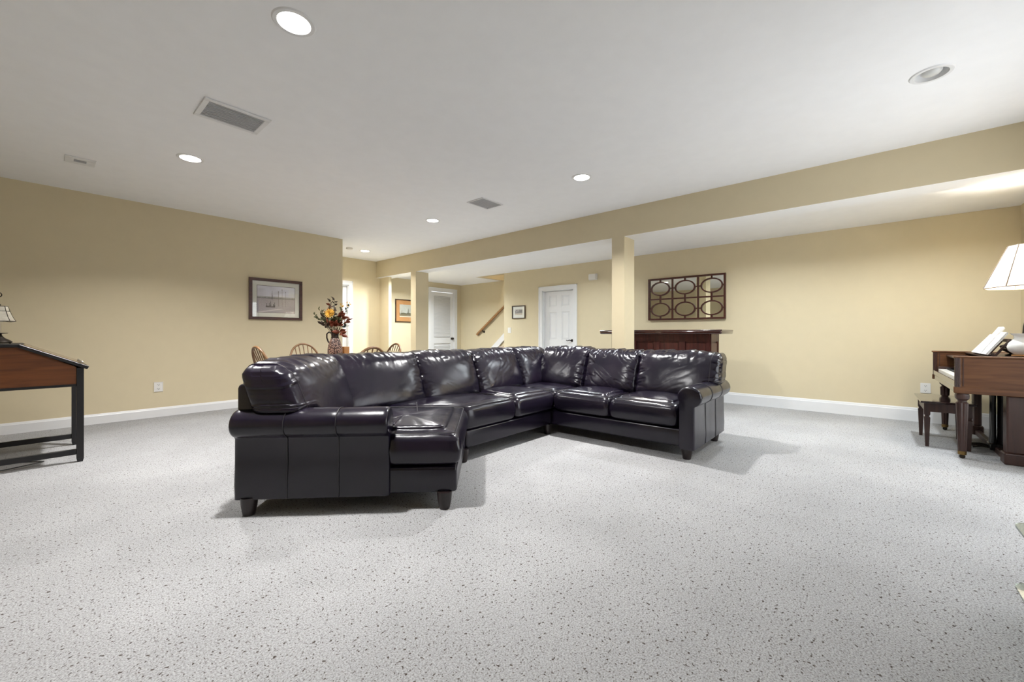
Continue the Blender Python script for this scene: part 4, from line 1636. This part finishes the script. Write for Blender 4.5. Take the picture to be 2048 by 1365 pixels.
# ------------------------------------------------------------------ slant-top desk on the left
DX0, DX1, DY0, DY1 = -0.62, 0.235, 4.845, 5.66
DO = ((DX0 + DX1) / 2, (DY0 + DY1) / 2, 0)
desk = thing('slant_top_desk', 'slant-top desk with cherry side panel and black square legs at the left', 'desk', DO)
lw = 0.042
for x0 in (DX0, DX1 - lw):
    for y0 in (DY0, DY1 - lw):
        zt = 0.768 if x0 > 0 else 0.93
        bm = B()
        bx(bm, x0, x0 + lw, y0, y0 + lw, 0.03, zt, 0.002)
        vs = bx(bm, x0, x0 + lw, y0, y0 + lw, 0.0, 0.03)
        for v in vs:
            if v.co.z < 0.01:
                v.co.x += 0.006 if v.co.x < x0 + lw / 2 else -0.006
                v.co.y += 0.006 if v.co.y < y0 + lw / 2 else -0.006
        obj('leg', bm, 'black_wood', desk, off=DO)
for y0 in (DY0 + 0.012, DY1 - 0.03):
    bm = B()
    poly = [(DX0 + lw, 0.635), (DX1 - lw, 0.635), (DX1 - lw, 0.775), (-0.10, 0.942), (DX0 + lw, 0.942)]
    lo = [bm.verts.new((x, y0, z)) for x, z in poly]
    hi = [bm.verts.new((x, y0 + 0.018, z)) for x, z in poly]
    bm.faces.new(lo)
    bm.faces.new(hi[::-1])
    for i in range(5):
        j = (i + 1) % 5
        bm.faces.new((lo[i], lo[j], hi[j], hi[i]))
    obj('side_panel', bm, 'desk_wood', desk, off=DO)
    bm = B()
    bx(bm, DX0 + lw, DX1 - lw, y0 - 0.004, y0 + 0.022, 0.617, 0.637, 0.002)
    obj('panel_rail', bm, 'black_wood', desk, off=DO)
    bm = B()
    bx(bm, DX0 + lw, DX1 - lw, y0 - 0.002, y0 + 0.026, 0.062, 0.106, 0.002)
    obj('stretcher', bm, 'black_wood', desk, off=DO)
bm = B()
bx(bm, DX0, DX0 + 0.018, DY0 + lw, DY1 - lw, 0.62, 0.94)
obj('back_panel', bm, 'desk_wood', desk, off=DO)
bm = B()
bx(bm, DX1 - 0.03, DX1 - 0.012, DY0 + lw, DY1 - lw, 0.62, 0.765)
obj('front_panel', bm, 'desk_wood', desk, off=DO)
bm = B()
bx(bm, DX0 + 0.03, DX1 - 0.03, DY0 + 0.03, DY1 - 0.03, 0.622, 0.634)
obj('bottom_panel', bm, 'desk_wood', desk, off=DO)
bm = B()
bx(bm, DX0 - 0.015, -0.10, DY0 - 0.015, DY1 + 0.015, 0.942, 0.966, 0.003)
obj('top_shelf', bm, 'black_wood', desk, off=DO)
ang = math.atan2(0.966 - 0.778, 0.265 + 0.105)
ln = math.hypot(0.966 - 0.778, 0.37)
T = Matrix.Translation((-0.105, 0, 0.966)) @ Matrix.Rotation(ang, 4, 'Y')
bm = B()
bx(bm, 0.0, ln, DY0 - 0.015, DY1 + 0.015, -0.026, 0.0, 0.003, T=T)
obj('lid', bm, 'black_wood', desk, off=DO)
bm = B()
bx(bm, 0.02, ln - 0.03, DY0 + 0.012, DY1 - 0.012, 0.0, 0.004, T=T)
obj('writing_surface', bm, 'desk_top', desk, off=DO)
bm = B()
bx(bm, ln - 0.05, ln - 0.036, DY0 + 0.15, DY1 - 0.15, 0.004, 0.018, 0.003, T=T)
obj('pencil_ledge', bm, 'steel', desk, off=DO)
bm = B()
tube(bm, [(-0.60, 4.98, 0.006), (-0.38, 4.92, 0.006), (-0.16, 4.90, 0.02), (-0.05, 4.95, 0.02), (0.02, 5.06, 0.006), (-0.1, 5.16, 0.006), (-0.5, 5.3, 0.006)], 0.004, 6)
cb = obj('power_cord', bm, 'cable', None, smooth=True, off=(-0.3, 5.0, 0))
cb.location = (-0.3, 5.0, 0)
tag(cb, 'thin black power cord lying on the carpet under the desk', 'cord')

LO = (-0.215, 5.22, 0.967)
dl = thing('desk_lamp', 'bronze candlestick lamp with white panelled glass shade on the slant-top desk', 'lamp', LO)
bm = B()
lathe(bm, [(0.066, 0.006), (0.07, 0.014), (0.06, 0.026), (0.03, 0.045), (0.016, 0.066), (0.014, 0.078), (0.046, 0.083), (0.046, 0.086), (0.013, 0.088)], 28)
for k in range(3):
    bmesh.ops.create_icosphere(bm, subdivisions=1, radius=0.008, matrix=Matrix.Translation((0.056 * math.cos(k * 2.1), 0.056 * math.sin(k * 2.1), 0.006)))
obj('base', bm, 'bronze', dl, smooth=True)
bm = B()
lathe(bm, [(0.012, 0.087), (0.012, 0.20)], 16)
obj('candle_sleeve', bm, 'candle', dl, smooth=True)
bm = B()
tube(bm, [(0, 0, 0.2), (0, 0, 0.375)], 0.005, 8)
lathe(bm, [(0.004, 0.30), (0.012, 0.31), (0.004, 0.32)], 12)
ringp = [(0.014 * math.sin(a * 2 * PI / 16), 0, 0.39 + 0.017 * math.cos(a * 2 * PI / 16)) for a in range(17)]
tube(bm, ringp, 0.004, 6, cap=False)
obj('stem', bm, 'bronze', dl, smooth=True)
# six glass panes with flared skirts, bronze came between them
def hexr(k, r, z):
    a = k * PI / 3 + 0.2
    return Vector((r * math.cos(a), r * math.sin(a), z))
rz3 = [(0.047, 0.298), (0.056, 0.260), (0.072, 0.212), (0.088, 0.180)]
for k in range(6):
    for i in ((0, 1), (1, 2, 3)):
        bm = B()
        rows_ = [(hexr(k, *rz3[q]), hexr(k + 1, *rz3[q])) for q in i]
        vr = []
        for a_, b_ in rows_:
            vr.append([bm.verts.new(a_), bm.verts.new(a_.lerp(b_, 0.5)), bm.verts.new(b_)])
        if len(i) == 3:
            vr[-1][1].co.z -= 0.008
        for q in range(len(vr) - 1):
            for c in range(2):
                bm.faces.new((vr[q][c], vr[q][c + 1], vr[q + 1][c + 1], vr[q + 1][c]))
        g = bmesh.ops.solidify(bm, geom=bm.faces[:], thickness=0.002)
        obj('shade_pane', bm, 'slag', dl)
bm = B()
for k in range(6):
    tube(bm, [hexr(k, *q) for q in rz3], 0.0022, 5)
    for q in (0, 1, 3):
        tube(bm, [hexr(k, *rz3[q]), hexr(k + 1, *rz3[q])], 0.002, 5)
obj('shade_came', bm, 'bronze', dl)

# ------------------------------------------------------------------ piano on the right
PO = (5.75, -0.9, 0)
PX0, PX1 = 5.02, 6.49
PYF, PYB = -0.570, -1.225
pn = thing('spinet_piano', 'walnut spinet piano with fluted legs seen from its side at the right edge', 'piano', PO)
for x0, x1 in ((PX0, PX0 + 0.035), (PX1 - 0.035, PX1)):
    bm = B()
    bx(bm, x0, x1, PYB, PYF - 0.022, 0.60, 0.845, 0.002)
    obj('side_panel', bm, 'piano', pn, off=PO)
    bm = B()
    bx(bm, x0 - 0.006, x1 + 0.006, PYB, PYF + 0.004, 0.548, 0.602, 0.006, 2)
    obj('base_rail', bm, 'piano', pn, off=PO)
    bm = B()
    bx(bm, x0 - 0.008, x1 + 0.008, PYB, PYF + 0.008, 0.845, 0.860, 0.006, 3)
    obj('cap', bm, 'piano', pn, off=PO)
    bm = B()
    for k in range(3):
        yy = PYF - 0.006 - k * 0.011
        tube(bm, [((x0 + x1) / 2 - 0.014 + 0.0, yy, 0.600), ((x0 + x1) / 2 - 0.014, yy, 0.846)], 0.0065, 8)
    bx(bm, x0 + 0.002, x1, PYF - 0.03, PYF - 0.002, 0.60, 0.846)
    obj('corner_post', bm, 'piano_dark', pn, off=PO)
    bm = B()
    bx(bm, x0 - 0.003, x0 + 0.001, PYF - 0.052, PYF - 0.046, 0.61, 0.84)
    obj('bead', bm, 'piano_dark', pn, off=PO)
bm = B()
bx(bm, PX0 + 0.035, PX1 - 0.035, PYB + 0.02, PYF - 0.005, 0.55, 0.60, 0.003)
obj('keybed', bm, 'bench', pn, off=PO)
bm = B()
bx(bm, PX0 + 0.035, PX1 - 0.035, PYF - 0.03, PYF - 0.002, 0.60, 0.650, 0.004, 2)
obj('key_slip', bm, 'bench', pn, off=PO)
bm = B()
bx(bm, PX0 + 0.035, PX1 - 0.035, PYF - 0.24, PYF - 0.20, 0.60, 0.80, 0.004)
obj('fallboard', bm, 'piano_dark', pn, off=PO)
bm = B()
bx(bm, PX0 + 0.035, PX1 - 0.035, PYF - 0.26, PYF - 0.10, 0.80, 0.818, 0.006, 2)
obj('key_cover', bm, 'piano_dark', pn, off=PO)
nk = 52
k0, k1 = PX0 + 0.12, PX1 - 0.12
kw = (k1 - k0) / nk
bm = B()
bx(bm, 0.0006, kw - 0.0006, PYF - 0.20, PYF - 0.034, 0.600, 0.668, 0.001)
wk = finish(bm, 'white_key')
wk.materials.append(M['ivory'])
bm = B()
bx(bm, -0.006, 0.006, PYF - 0.20, PYF - 0.090, 0.66, 0.682, 0.002)
bk = finish(bm, 'black_key')
bk.materials.append(M['ebony'])
for k in range(nk):
    o = bpy.data.objects.new('white_key', wk)
    COL.objects.link(o)
    o.parent = pn
    o.location = (k0 + k * kw - PO[0], -PO[1], 0)
    if k % 7 not in (1, 4) and k < nk - 1:
        o = bpy.data.objects.new('black_key', bk)
        COL.objects.link(o)
        o.parent = pn
        o.location = (k0 + (k + 1) * kw - PO[0], -PO[1], 0)
for x0, x1 in ((PX0 + 0.035, PX0 + 0.12), (PX1 - 0.12, PX1 - 0.035)):
    bm = B()
    bx(bm, x0, x1, PYF - 0.20, PYF - 0.034, 0.60, 0.69, 0.006)
    obj('key_block', bm, 'piano_dark', pn, off=PO)
bm = B()
bx(bm, PX0 + 0.03, PX1 - 0.03, PYB, PYF - 0.24, 0.838, 0.852, 0.003)
obj('top_board', bm, 'piano_dark', pn, off=PO)
bm = B()
bx(bm, PX0 + 0.03, PX1 - 0.03, PYB, PYB + 0.03, 0.05, 0.84)
obj('back_panel', bm, 'piano_dark', pn, off=PO)
# lower case: two pedestals and the polished knee panel
for x0, x1 in ((PX0 + 0.03, PX0 + 0.14), (PX1 - 0.14, PX1 - 0.03)):
    bm = B()
    bx(bm, x0, x1, PYB, -0.855, 0.09, 0.55, 0.012, 2)
    bx(bm, x0 - 0.012, x1 + 0.012, PYB, -0.842, 0.0, 0.092, 0.010, 2)
    obj('pedestal', bm, 'piano_dark', pn, off=PO)
bm = B()
bx(bm, PX0 + 0.14, PX1 - 0.14, -0.905, -0.885, 0.05, 0.55)
obj('knee_panel', bm, 'gloss_black', pn, off=PO)
bm = B()
bx(bm, PX0 + 0.14, PX1 - 0.14, -0.915, -0.865, 0.0, 0.05, 0.004)
obj('toe_rail', bm, 'piano_dark', pn, off=PO)
bm = B()
for dx in (-0.022, 0.022):
    tube(bm, [(5.55 + dx, -0.862, 0.05), (5.55 + dx * 1.6, -0.862, 0.16), (5.55 + dx * 0.8, -0.862, 0.30), (5.55 + dx * 1.3, -0.862, 0.44), (5.55 + dx, -0.862, 0.55)], [0.022, 0.015, 0.018, 0.015, 0.02], 10)
bx(bm, 5.48, 5.62, -0.895, -0.835, 0.02, 0.075, 0.006)
obj('pedal_lyre', bm, 'ebony', pn, smooth=True, off=PO)
for px_ in (5.50, 5.55, 5.60):
    bm = B()
    tube(bm, [(px_, -0.85, 0.040), (px_, -0.79, 0.045), (px_, -0.735, 0.035)], [0.007, 0.010, 0.013], 8)
    obj('pedal', bm, 'bronze', pn, smooth=True, off=PO)


def fluted_leg(x, y, ztop, r0, r1, wheel=True):
    bm = B()
    n = 24
    prof = [(r1 * 0.62, 0.036), (r1 * 0.66, 0.05), (r1, ztop - 0.10), (r1 * 1.02, ztop - 0.085), (r1 * 0.72, ztop - 0.072), (r1 * 0.72, ztop - 0.062), (r1 * 1.12, ztop - 0.045), (r1 * 1.18, ztop - 0.02), (r1 * 1.0, ztop)]
    vs = lathe(bm, prof, n, c=(x, y))
    for v in vs:
        dx, dy = v.co.x - x, v.co.y - y
        a = math.atan2(dy, dx)
        kf = round((a / (2 * PI)) * n) % n
        if v.co.z < ztop - 0.08 and kf % 3 == 0:
            v.co.x = x + dx * 0.90
            v.co.y = y + dy * 0.90
        else:
            m_ = max(abs(math.cos(a)), abs(math.sin(a)))
            v.co.x = x + dx * (1 + 0.5 * (1 / m_ - 1))
            v.co.y = y + dy * (1 + 0.5 * (1 / m_ - 1))
    o = obj('leg', bm, 'piano_dark', pn, off=PO)
    bm = B()
    lathe(bm, [(r1 * 0.55, 0.03), (r1 * 0.72, 0.034), (r1 * 0.74, 0.062), (r1 * 0.5, 0.064)], 16, c=(x, y))
    obj('ferrule', bm, 'brass', o, smooth=True, off=PO)
    bm = B()
    tube(bm, [(x - 0.011, y, 0.018), (x + 0.011, y, 0.018)], 0.018, 14)
    obj('caster', bm, 'bronze', o, smooth=True, off=PO)


fluted_leg(PX0 + 0.045, -0.618, 0.549, 0.03, 0.037)
fluted_leg(PX1 - 0.045, -0.66, 0.549, 0.03, 0.037)
# music desk (slanted rack) standing on the top board
MA = math.radians(-32)
bm = B()
T = Matrix.Translation((5.76, -0.845, 0.853)) @ Matrix.Rotation(-MA, 4, 'X')
bx(bm, -0.40, 0.40, -0.008, 0.008, 0.0, 0.022, T=T)
bx(bm, -0.40, 0.40, -0.008, 0.008, 0.15, 0.172, T=T)
for xx in (-0.40, -0.14, 0.12, 0.378):
    bx(bm, xx, xx + 0.022, -0.008, 0.008, 0.022, 0.15, T=T)
bx(bm, -0.40, 0.40, 0.0, 0.03, -0.004, 0.006, T=T)
obj('music_desk', bm, 'piano_dark', pn, off=PO)

# bench
BE = (5.68, -0.57, 0)
bn = thing('piano_bench', 'dark lacquered piano bench with glossy top in front of the piano keys', 'bench', BE)
bm = B()
bx(bm, 5.35, 6.01, -0.745, -0.392, 0.405, 0.425, 0.005, 2)
obj('bench_top', bm, 'bench', bn, off=BE)
bm = B()
bx(bm, 5.385, 5.975, -0.715, -0.422, 0.325, 0.405, 0.003)
obj('apron', bm, 'piano_dark', bn, off=BE)
for x in (5.405, 5.955):
    for y in (-0.438, -0.70):
        bm = B()
        for z0, z1, w0, w1 in ((0.30, 0.402, 0.021, 0.021), (0.283, 0.30, 0.014, 0.021), (0.27, 0.283, 0.021, 0.014), (0.0, 0.27, 0.012, 0.021)):
            vs = bx(bm, x - 1, x + 1, y - 1, y + 1, z0, z1)
            for v in vs:
                w_ = w0 if abs(v.co.z - z0) < 1e-5 else w1
                v.co.x = x + math.copysign(w_, v.co.x - x)
                v.co.y = y + math.copysign(w_, v.co.y - y)
        obj('leg', bm, 'piano_dark', bn, off=BE)

# things on the piano
for i, (xx, wd_, hh, dy, da, lb) in enumerate(((5.50, 0.19, 0.225, -0.030, 0, 'white sheet music book at the near end of the piano music desk'), (5.94, 0.20, 0.205, -0.030, 3, 'white sheet music book at the far end of the piano music desk'), (5.72, 0.20, 0.275, -0.030, -2, 'tallest white music folder, middle one on the piano music desk'))):
    T = Matrix.Translation((xx, -0.838 - dy, 0.862)) @ Matrix.Rotation(math.radians(32 + da), 4, 'X')
    of = T.translation.copy()
    t = thing('music_book', lb, 'book', of, group='music books on the piano')
    for q in range(3):
        bm = B()
        bx(bm, -wd_ / 2 + 0.004 * q, wd_ / 2 + 0.004 * q, -0.004 + 0.0055 * q, -0.0005 + 0.0055 * q, 0.0, hh + 0.004 * q - random.uniform(0, 0.006), T=T)
        obj('page_block' if q == 1 else 'cover', bm, 'paper', t, off=of)
of = (5.33, -0.93, 0.861)
dsh = thing('stacked_dish', 'dark brown ornate covered dish on the piano beside the white jug', 'dish', (5.62, -1.00, 0.853))
bm = B()
lathe(bm, [(0.055, 0.0), (0.06, 0.008), (0.03, 0.02), (0.075, 0.045), (0.085, 0.055), (0.07, 0.06), (0.02, 0.058)], 24)
obj('foot_bowl', bm, 'plate_brown', dsh, smooth=True)
bm = B()
lathe(bm, [(0.05, 0.061), (0.085, 0.07), (0.09, 0.085), (0.06, 0.10), (0.03, 0.106)], 24)
obj('lid', bm, 'plate_brown', dsh, smooth=True)
fo = (5.90, -1.05, 0.859)
pf = thing('photo_frame', 'brown picture frame leaning on the piano behind the white jug', 'picture frame', fo)
T = Matrix.Rotation(math.radians(20), 4, 'X')
bm = B()
bx(bm, -0.07, 0.07, -0.012, 0.0, 0.0, 0.22, 0.004, 2, T=T)
obj('frame', bm, 'piano', pf)
bm = B()
bx(bm, -0.05, 0.05, 0.0, 0.003, 0.02, 0.20, T=T)
obj('photo', bm, 'mat_white', pf)
jo = (5.28, -0.985, 0.861)
jg = thing('white_jug', 'glossy white porcelain jug on the piano under the lamp', 'jug', jo)
bm = B()
lathe(bm, [(0.045, 0.012), (0.052, 0.016), (0.082, 0.045), (0.090, 0.075), (0.080, 0.108), (0.058, 0.135), (0.050, 0.152), (0.054, 0.170), (0.074, 0.188), (0.068, 0.188), (0.047, 0.170), (0.043, 0.15), (0.02, 0.10)], 32)
obj('body', bm, 'porcelain', jg, smooth=True)
bm = B()
tube(bm, [(0, -0.06, 0.165), (0, -0.105, 0.15), (0, -0.115, 0.10), (0, -0.082, 0.06)], 0.008, 8)
obj('handle', bm, 'porcelain', jg, smooth=True)
bm = B()
lathe(bm, [(0.06, 0.0), (0.064, 0.003), (0.064, 0.010), (0.06, 0.012)], 24)
obj('coaster', bm, 'mat_tan', jg, smooth=True)

LP = (5.46, -1.05, 0.853)
pl = thing('piano_lamp', 'lit table lamp with cream panelled shade standing on the piano', 'lamp', LP)
bm = B()
lathe(bm, [(0.075, 0.0), (0.08, 0.012), (0.05, 0.03), (0.022, 0.05), (0.030, 0.10), (0.040, 0.17), (0.034, 0.26), (0.02, 0.33), (0.014, 0.36), (0.012, 0.52), (0.006, 0.53)], 28)
obj('base', bm, 'bronze', pl, smooth=True)
zb_, zt_, rb_, rt_ = 0.59, 0.945, 0.262, 0.118
npn = 8
for k in range(npn):
    a0_, a1_ = 2 * PI * k / npn + 0.12, 2 * PI * (k + 1) / npn + 0.12
    bm = B()
    c8 = [(rb_, zb_), (rb_ * 0.5 + rt_ * 0.5, (zb_ + zt_) / 2), (rt_, zt_)]
    vr = []
    for r_, z_ in c8:
        A_ = Vector((r_ * math.cos(a0_), r_ * math.sin(a0_), z_))
        C_ = Vector((r_ * math.cos(a1_), r_ * math.sin(a1_), z_))
        vr.append([bm.verts.new(A_.lerp(C_, q / 3)) for q in range(4)])
    for i in range(2):
        for q in range(3):
            bm.faces.new((vr[i][q], vr[i][q + 1], vr[i + 1][q + 1], vr[i + 1][q]))
    obj('shade_panel', bm, 'shade', pl)
bm = B()
for k in range(npn):
    a0_, a1_ = 2 * PI * k / npn + 0.12, 2 * PI * (k + 1) / npn + 0.12
    p = lambda a, r_, z_: (r_ * math.cos(a), r_ * math.sin(a), z_)
    tube(bm, [p(a0_, rb_, zb_), p(a0_, rt_, zt_)], 0.0042, 6)
    tube(bm, [p(a0_, rb_, zb_), p(a1_, rb_, zb_)], 0.0045, 6)
    tube(bm, [p(a0_, rt_, zt_), p(a1_, rt_, zt_)], 0.0028, 6)
obj('shade_piping', bm, 'shade_trim', pl)
bm = B()
bmesh.ops.create_uvsphere(bm, u_segments=16, v_segments=10, radius=0.034, matrix=Matrix.Translation((0, 0, 0.72)))
obj('bulb', bm, 'lens_on', pl, smooth=True)
ld = bpy.data.lights.new('piano_lamp_light', 'POINT')
ld.energy = 34
ld.color = (1.0, 0.93, 0.82)
ld.shadow_soft_size = 0.045
lo_ = bpy.data.objects.new('piano_lamp_light', ld)
COL.objects.link(lo_)
lo_.parent = pl
lo_.location = (0, 0, 0.77)

# ------------------------------------------------------------------ glass stand at the lower right edge
GO = (1.8, -0.8, 0)
gs = thing('glass_stand', 'low two-tier stand with rounded green glass shelves at the lower right edge', 'stand', GO)


def rrect(x0, x1, y0, y1, r, n=6):
    pts = []
    for cx_, cy_, a0_ in ((x1 - r, y1 - r, 0), (x0 + r, y1 - r, PI / 2), (x0 + r, y0 + r, PI), (x1 - r, y0 + r, 3 * PI / 2)):
        for k in range(n + 1):
            a = a0_ + PI / 2 * k / n
            pts.append((cx_ + r * math.cos(a), cy_ + r * math.sin(a)))
    return pts


for zz in (0.095, 0.322):
    bm = B()
    prism(bm, rrect(1.25, 2.425, -1.18, -0.424, 0.05), zz, zz + 0.009)
    obj('shelf', bm, 'glass', gs, off=GO)
for x in (1.36, 2.26):
    for y in (-1.08, -0.60):
        bm = B()
        lathe(bm, [(0.024, 0.0), (0.024, 0.006), (0.018, 0.01), (0.018, 0.094)], 16, c=(x, y))
        lathe(bm, [(0.018, 0.105), (0.018, 0.321)], 16, c=(x, y))
        obj('post', bm, 'steel', gs, smooth=True, off=GO)
